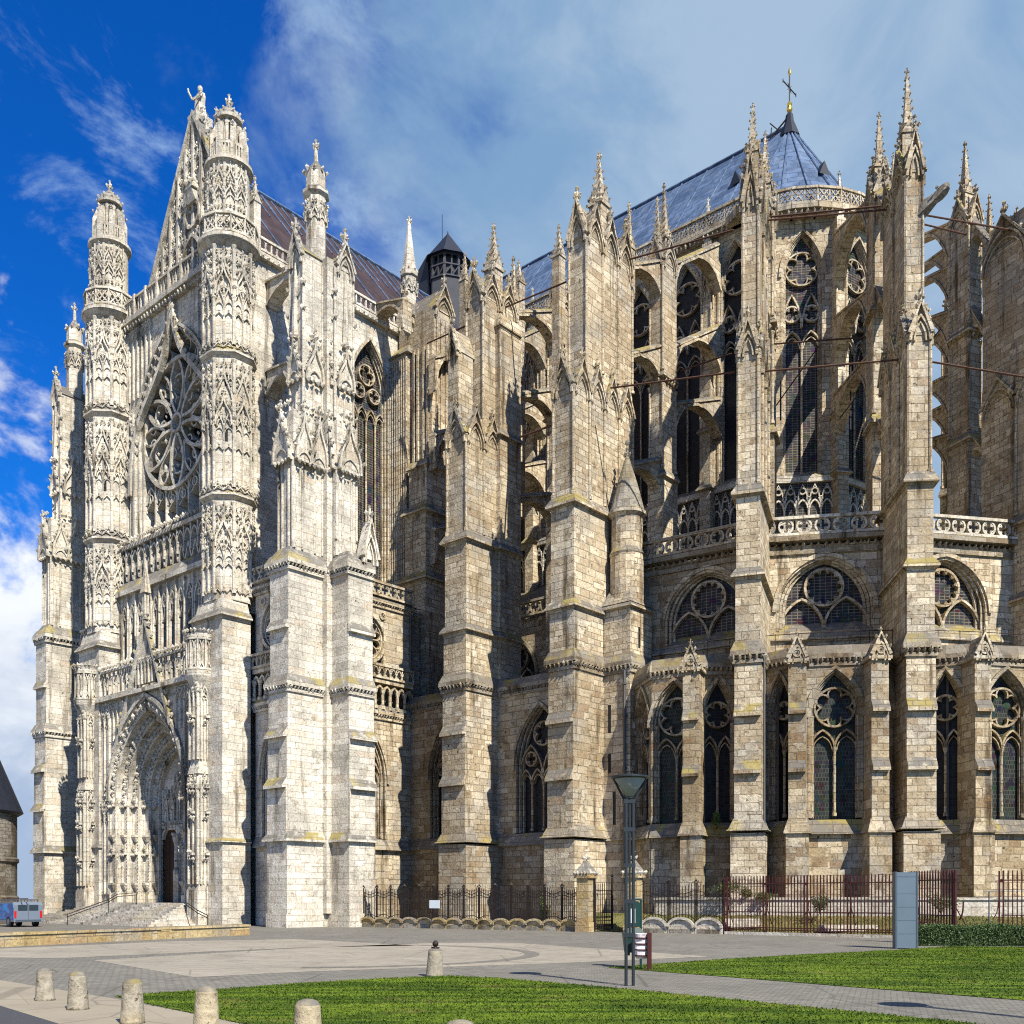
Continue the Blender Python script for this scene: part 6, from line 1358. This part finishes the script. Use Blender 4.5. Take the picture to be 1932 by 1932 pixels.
# ------------------------------------------------------------------ street lamps, bins
def street_lamp(x, y, H, label):
    t = thing('street_lamp', (x, y, 0), label, 'street lamp', 'street lamps of the square'); F = W0.mv(x, y)
    for s in (-1, 1): m = MB(); m.rod((x + s * .07, y, 0), (x + s * .07, y, H - .55), .032, 10); m.rod((x + s * .07, y, H - .56), (x + s * .31, y, H - .08), .024); link('pole', m, 'lamp', t)
    m = MB(); m.rod((x, y, .9), (x, y, H - .45), .022, 8)
    for z in (.95, 1.6, 2.3, 3.0, H - .55): m.box(F, -.11, .11, -.03, .03, z, z + .08)
    m.rod((x, y - .24 * 0, H - .5), (x, y + .3, H - .08), .02); link('brace', m, 'lamp', t)
    m = MB(); m.lathe(F, 0, 0, [(.07, H - .42), (.30, H - .09), (.30, H - .07), (.06, H - .07)], 20); link('lamp_cone', m, 'lampglass', t, True)
    m = MB(); m.lathe(F, 0, 0, [(.06, H - .45), (.06, H - .25)], 12); m.lathe(F, 0, 0, [(.34, H - .075), (.375, H - .06), (.375, H - .03), (.2, H), (.01, H + .01)], 28); link('lamp_shade', m, 'lamp', t)
lx, ly = gp(1188, 1860); street_lamp(lx, ly, 4.1, 'twin-pole street lamp with a flat round head before the cathedral')
street_lamp(8.25, 13.05, 4.1, 'twin-pole street lamp outside the right edge, casting a round shadow on the path')
x, y = gp(1199, 1826); F = W0.mv(x, y); t = thing('bag_dispenser', (x, y, 0), 'dark green bag dispenser and bin on a post behind the lamp', 'dispenser')
m = MB(); m.rod((x + .13, y, 0), (x + .13, y, 1.68), .03); m.rod((x + .13, y, 1.68), (x - .08, y, 1.68), .03); m.rod((x - .16, y + .05, .3), (x - .16, y + .05, 1.6), .03); link('post', m, 'green', t)
m = MB(); m.hexa(F, -.2, .10, -.12, .06, 1.0, -.2, .10, -.12, .06, 1.55); m.hexa(F, -.2, .10, -.12, .02, 1.55, -.16, .06, -.12, -.04, 1.63); link('dispenser_box', m, 'green', t)
m = MB(); m.box(F, -.17, -.02, -.13, -.122, 1.1, 1.45); link('sticker', m, 'label', t)
m = MB(); m.hexa(F, -.26, .16, -.18, .14, .38, -.32, .2, -.2, .16, .86); m.hexa(F, -.32, .2, -.2, .16, .86, -.2, .1, -.14, .1, .98); link('bin', m, 'green', t)
x, y = gp(1210, 1829); F = W0.mv(x, y); px_ = gp(1225, 1830); t = thing('litter_bin', (px_[0], px_[1], 0), 'red hoop litter bin holding a clear plastic bag beside the lamp', 'litter bin')
m = MB(); m.box(W0.mv(*px_), -.05, .05, -.05, .05, 0, .88); link('post', m, 'rediron', t)
m = MB()
for z in (.32, .46, .60, .74): m.lathe(F, 0, 0, [(.185, z), (.198, z), (.198, z + .03), (.185, z + .03)], 20)
m.rod((x + .15, y, .85), px_ + (.85,), .02); link('hoop', m, 'rediron', t)
m = MB(); g = random.Random(4); m.lathe(F, 0, 0, [(.12, .26), (.17, .34), (.178, .5), (.165, .66), (.18, .8), (.2, .86), (.16, .80), (.12, .7)], 20); m.v = [(a + g.uniform(-.012, .012), b + g.uniform(-.012, .012), c) for a, b, c in m.v]; link('plastic_bag', m, 'bag', t)
# information panel
x, y = gp(1708, 1790); F = fang((x, y), 3); t = thing('information_panel', (x, y, 0), 'tall grey metal information panel standing before the red railing', 'sign')
m = MB(); m.box(F, -.34, .34, -.1, .1, .03, 2.58); link('panel_body', m, 'steel', t); m = MB()
for s in (-1, 1): m.box(F, s * .36 - .03, s * .36 + .03, -.12, .12, 0, 2.6)
m.box(F, -.33, .33, .1, .106, 2.42, 2.44); [m.box(F, -.33, .33, .1, .104, z, z + .012) for z in (.5, .95, 1.4, 1.85)]; link('edge_frame', m, 'steeldark', t)

# ------------------------------------------------------------------ railings
def lerp(p, q, f): return (p[0] + (q[0] - p[0]) * f, p[1] + (q[1] - p[1]) * f)
def iron_fence(P, Q, n, label, hc=.62, H=2.25):
    t = thing('iron_railing', (*P, 0), label, 'railing', 'black iron railings')
    for i in range(n):
        F, h = chord(lerp(P, Q, i / n), lerp(P, Q, (i + 1) / n)); hc_, H_ = hc, H
        m = MB(); ar = [(h * .94 * cos(pi - pi * k / 10), .30 + (hc_ - .34) * sin(pi * k / 10)) for k in range(11)]
        m.poly_b(F, [(-h * .97, 0), (-h * .97, .3)] + ar + [(h * .97, .3), (h * .97, 0)], -.3, .10); m.bar(F, ar, .12, .08, .20); st_ = link('coping_stone', m, 'whitegarden' if n < 5 else 'lowwall', t)
        m = MB(); m.box(F, -h * .78, h * .78, .08, .13, 0, .22); link('stone_boss', m, 'grey', st_)
        b = MB(); nb = 9
        for k in range(nb):
            a = -h + 2 * h * (k + .5) / nb; top = H_ - .12 + .10 * cos(2 * pi * (k + .5) / nb); zb = .3 + (hc_ - .36) * math.sqrt(max(0, 1 - (a / h) ** 2))
            b.box(F, a - .014, a + .014, -.114, -.086, zb, top); b.hexa(F, a - .026, a + .026, -.112, -.088, top, a - .003, a + .003, -.102, -.098, top + .13)
            if k % 2 == 0: b.bar(F, circ(a + h / nb, 1.95 + .07 * cos(2 * pi * (k + .5) / nb), .045, 6), .018, -.11, -.09, True)
        ar2 = [(h * cos(pi - pi * k / 10), .48 + (hc_ - .34) * sin(pi * k / 10)) for k in range(11)]
        b.bar(F, ar2, .03, -.12, -.08); b.bar(F, [(-h + 2 * h * k / 10, 1.82 + .06 * cos(2 * pi * k / 10)) for k in range(11)], .035, -.12, -.08); b.bar(F, [(-h + 2 * h * k / 10, 2.0 + .08 * cos(2 * pi * k / 10)) for k in range(11)], .03, -.12, -.08)
        link('bar_panel', b, 'iron', t)
    for i in range(n + 1):
        p = lerp(P, Q, i / n); F = chord(P, Q)[0]; F = Fr(p, F.A, F.B); b = MB(); b.box(F, -.03, .03, -.13, -.07, .2, H + .06); b.crk(F, 0, -.1, H + .16, .11, 0, 0)
        for da in (-1, 1): b.crk(F, da * .06, -.1, H + .10, .06, da, 0); b.bar(F, bez((0, 1.7), (da * .1, 1.6), (da * .05, 1.35), (0, 1.3), 4), .02, -.12, -.08)
        link('post', b, 'iron', t)
iron_fence((-8.9, 60.8), (3.42, 52.6), 14, 'black wrought iron railing on rounded stones left of the gate')
iron_fence((6.45, 50.9), (10.05, 48.7), 3, 'short black iron railing on rounded stones right of the gate', .78, 2.4)
def gate_post(x, y, label):
    t = thing('gate_post', (x, y, 0), label, 'gate post', 'stone gate posts'); F = fang((x, y), -33); m = MB(); m.box(F, -.40, .40, -.4, .4, 0, .5); m.box(F, -.34, .34, -.34, .34, .5, 2.95); m.box(F, -.44, .44, -.44, .44, 2.72, 2.95); link('shaft', m, 'lowwall', t)
    m = MB(); m.hexa(F, -.46, .46, -.46, .46, 2.95, -.08, .08, -.08, .08, 3.6)
    for G in (F, F.R(), F.Lf(), F.Bk()): leafrow(m, G, -.45, .45, .42, 2.98, .11, .18)
    m.finial(F, 0, 0, 3.55, .2); link('cap', m, 'white', t)
gate_post(3.75, 52.1, 'stone gate post left of the open iron gate'); gate_post(6.05, 50.9, 'stone gate post behind the street lamp')
P, Q = (4.2, 52.0), (5.15, 52.6); F, h = chord(P, Q); t = thing('iron_gate', (*P, 0), 'open black iron gate leaf between the stone posts', 'gate'); m = MB()
for k in range(8): a = -h + 2 * h * (k + .5) / 8; m.box(F, a - .014, a + .014, -.014, .014, .1, 2.3 + .18 * k / 7); m.hexa(F, a - .026, a + .026, -.01, .01, 2.3 + .18 * k / 7, a - .003, a + .003, 0, .002, 2.45 + .18 * k / 7); m.bar(F, circ(a, .75, .06, 6), .02, -.01, .01, True); m.bar(F, circ(a, .35, .06, 6), .02, -.01, .01, True); m.bar(F, circ(a, 2.1, .05, 6), .018, -.01, .01, True)
for z in (.1, .55, .95, 1.9): m.box(F, -h, h, -.02, .02, z, z + .04)
link('bars', m, 'iron', t)
for s in (-1, 1): m = MB(); m.box(F, s * h - .035, s * h + .035, -.035, .035, .04, 2.75); m.crk(F, s * h, 0, 2.85, .12, 0, 0); link('stile', m, 'iron', t)
def red_fence(P, Q, label, n_sec, H=2.75, curb=True):
    t = thing('red_railing', (*P, 0), label, 'railing', 'red painted iron railings'); L_ = math.hypot(Q[0] - P[0], Q[1] - P[1])
    for i in range(n_sec):
        F, h = chord(lerp(P, Q, i / n_sec), lerp(P, Q, (i + 1) / n_sec)); nb = max(3, int(2 * h / .145)); b = MB()
        for k in range(nb):
            a = -h + 2 * h * (k + .5) / nb; b.box(F, a - .020, a + .020, -.020, .020, .16, H - .1); b.hexa(F, a - .03, a + .03, -.022, .022, H - .32, a - .018, a + .018, -.015, .015, H)
        for z in (.22, .32, 1.05, 2.36): b.box(F, -h, h, -.03, .03, z, z + .045)
        link('bar_panel', b, 'rediron', t)
    F = chord(P, Q)[0]
    for i in range(n_sec + 1):
        G = Fr(lerp(P, Q, i / n_sec), F.A, F.B); b = MB(); b.box(G, -.10, -.04, -.035, .035, 0, H - .02); b.box(G, .04, .10, -.035, .035, 0, H - .02); b.box(G, -.1, .1, -.03, .03, 2.3, 2.42)
        b.bar(G, bez((-.07, 1.6), (-.07, 1.1), (-.2, 1.0), (-.28, .9), 5), .03, -.5, -.45); b.rod(G.p(.07, 0, 1.4), G.p(.07, -.6, .5), .02); link('post', b, 'rediron', t)
    if curb:
        F, h = chord(P, Q); b = MB(); b.box(F, -h, h, -.2, .16, 0, .14); link('kerb', b, 'whitegarden', t)
red_fence((10.15, 48.6), (16.3, 43.6), 'long oxide red iron railing before the chapels', 4)
red_fence((15.4, 39.6), (16.1, 37.3), 'opened leaf of red railing right of the grey panel', 1, 2.75, False)
red_fence((18.35, 38.4), (23.5, 36.4), 'red iron railing at the right edge behind the hedge', 3, 2.75, False)
# blue barrier beyond the opening
q = pt(1866, 1745, 44); t = thing('barrier', (q[0], q[1], 0), 'thin blue metal barrier with a chain behind the railing gap', 'barrier'); m = MB(); m.rod((q[0], q[1], .3), (q[0], q[1], 2.0), .03); m.rod((q[0] - .2, q[1], 2.0), (q[0] + 3, q[1] - .6, 2.05), .02); link('bar', m, 'steeldark', t); m = MB(); m.box(W0.mv(q[0], q[1]), -.15, .15, -.15, .15, .2, .32); link('foot', m, 'steeldark', t)
# paper notice on the railing
q = pt(820, 1704, 57.0); F = chord((-8.9, 60.8), (3.42, 52.6))[0]; F = Fr((q[0], q[1]), F.A, F.B); m = MB(); m.box(F, -.36, .36, .0, .02, 1.15, 1.6); tag(link('notice_board', m, 'label'), 'small white notice fixed to the black iron railing', 'notice')

# ------------------------------------------------------------------ van
F = fang((-29.3, 60.2), -44); t = thing('van', (*F.at(-2, -.8), 0), 'small blue and silver van with a roof rack beside the cathedral', 'van')
m = MB(); pr = [(-4.3, .32), (-4.35, .75), (-3.5, .95), (-2.9, 1.42), (-2.6, 1.48), (-.1, 1.48), (0, 1.3), (.03, .32)]
m.poly_b(F, pr, -1.66, 0); link('body', m, 'white_paint', t)
m = MB(); m.poly_b(F, [(-3.6, .45), (-3.5, .92), (-2.9, 1.36), (-.12, 1.40), (-.04, 1.2), (-.03, .45)], .0, .012); link('side_panel', m, 'vanblue', t)
m = MB(); m.poly_b(F, [(-3.3, .98), (-2.85, 1.36), (-2.3, 1.36), (-2.3, .98)], .012, .02); link('side_window', m, 'vanglass', t)
G = F.R(.03, 0); m = MB(); m.box(G, .25, .78, -.06, .012, 1.0, 1.32); m.box(G, .88, 1.4, -.06, .012, 1.0, 1.32); link('rear_window', m, 'vanglass', t)
m = MB(); m.box(G, .82, .835, -.02, .01, .36, 1.4); m.box(G, .1, 1.56, -.02, .03, .30, .44); link('rear_bumper', m, 'steeldark', t)
for a in (.03, 1.5): m = MB(); m.box(G, a, a + .12, -.03, .02, .55, .95); link('tail_light', m, 'redlens', t)
for a, b in ((-.8, -.1), (-3.4, -.1), (-.8, -1.56), (-3.4, -1.56)):
    m = MB(); c = F.p(a, b - .1, .31); d = F.p(a, b + .12, .31); m.rod(c, d, .31, 16); wh = link('wheel', m, 'tyre', t); m = MB(); m.rod(F.p(a, b + .1, .31), F.p(a, b + .135, .31), .18, 12); link('rim', m, 'steel', wh)
m = MB()
for b in (-.25, -1.4): m.rod(F.p(-2.7, b, 1.62), F.p(0, b, 1.62), .025)
for a in np.arange(-2.6, .1, .5): m.rod(F.p(a, -.25, 1.6), F.p(a, -1.4, 1.6), .02); m.rod(F.p(a, -.25, 1.46), F.p(a, -.25, 1.62), .02); m.rod(F.p(a, -1.4, 1.46), F.p(a, -1.4, 1.62), .02)
link('roof_rack', m, 'steeldark', t); m = MB(); m.rod(F.p(-2.9, -.4, 1.68), F.p(.3, -.4, 1.68), .03); m.rod(F.p(-2.9, -.7, 1.68), F.p(.3, -.7, 1.68), .03); link('ladder', m, 'rediron', t)

# ------------------------------------------------------------------ round tower at the left edge
tx, ty, tr_ = -37.95, 69.5, 3.95
F = W0.mv(tx, ty); t = thing('round_tower', (tx, ty, 0), 'old round stone tower with a dark conical slate roof at the left edge', 'tower')
m = MB(); m.lathe(F, 0, 0, [(tr_ + .2, 0), (tr_ + .1, 1.8), (tr_, 1.9), (tr_, 4.1), (tr_ + .12, 4.2), (tr_ + .12, 4.4), (tr_, 4.5), (tr_, 7.6)], 36); link('wall', m, 'towerstone', t)
m = MB(); m.lathe(F, 0, 0, [(tr_ + .1, 7.4), (tr_ + .4, 7.6), (.05, 18.3)], 36); link('roof', m, 'slate', t)
for deg, z, hh, ww, nm, mt in ((33, 5.3, .8, .25, 'window', 'rediron'), (34, 2.0, 1.3, .35, 'window', 'glass')):
    G = fang((tx, ty), deg); m = MB(); m.poly_b(G, [(-ww, z), (-ww, z + hh)] + parch(0, ww, z + hh, ww * .8, 5)[1:-1] + [(ww, z + hh), (ww, z)], tr_ - .3, tr_ + .04); link(nm, m, mt, t)
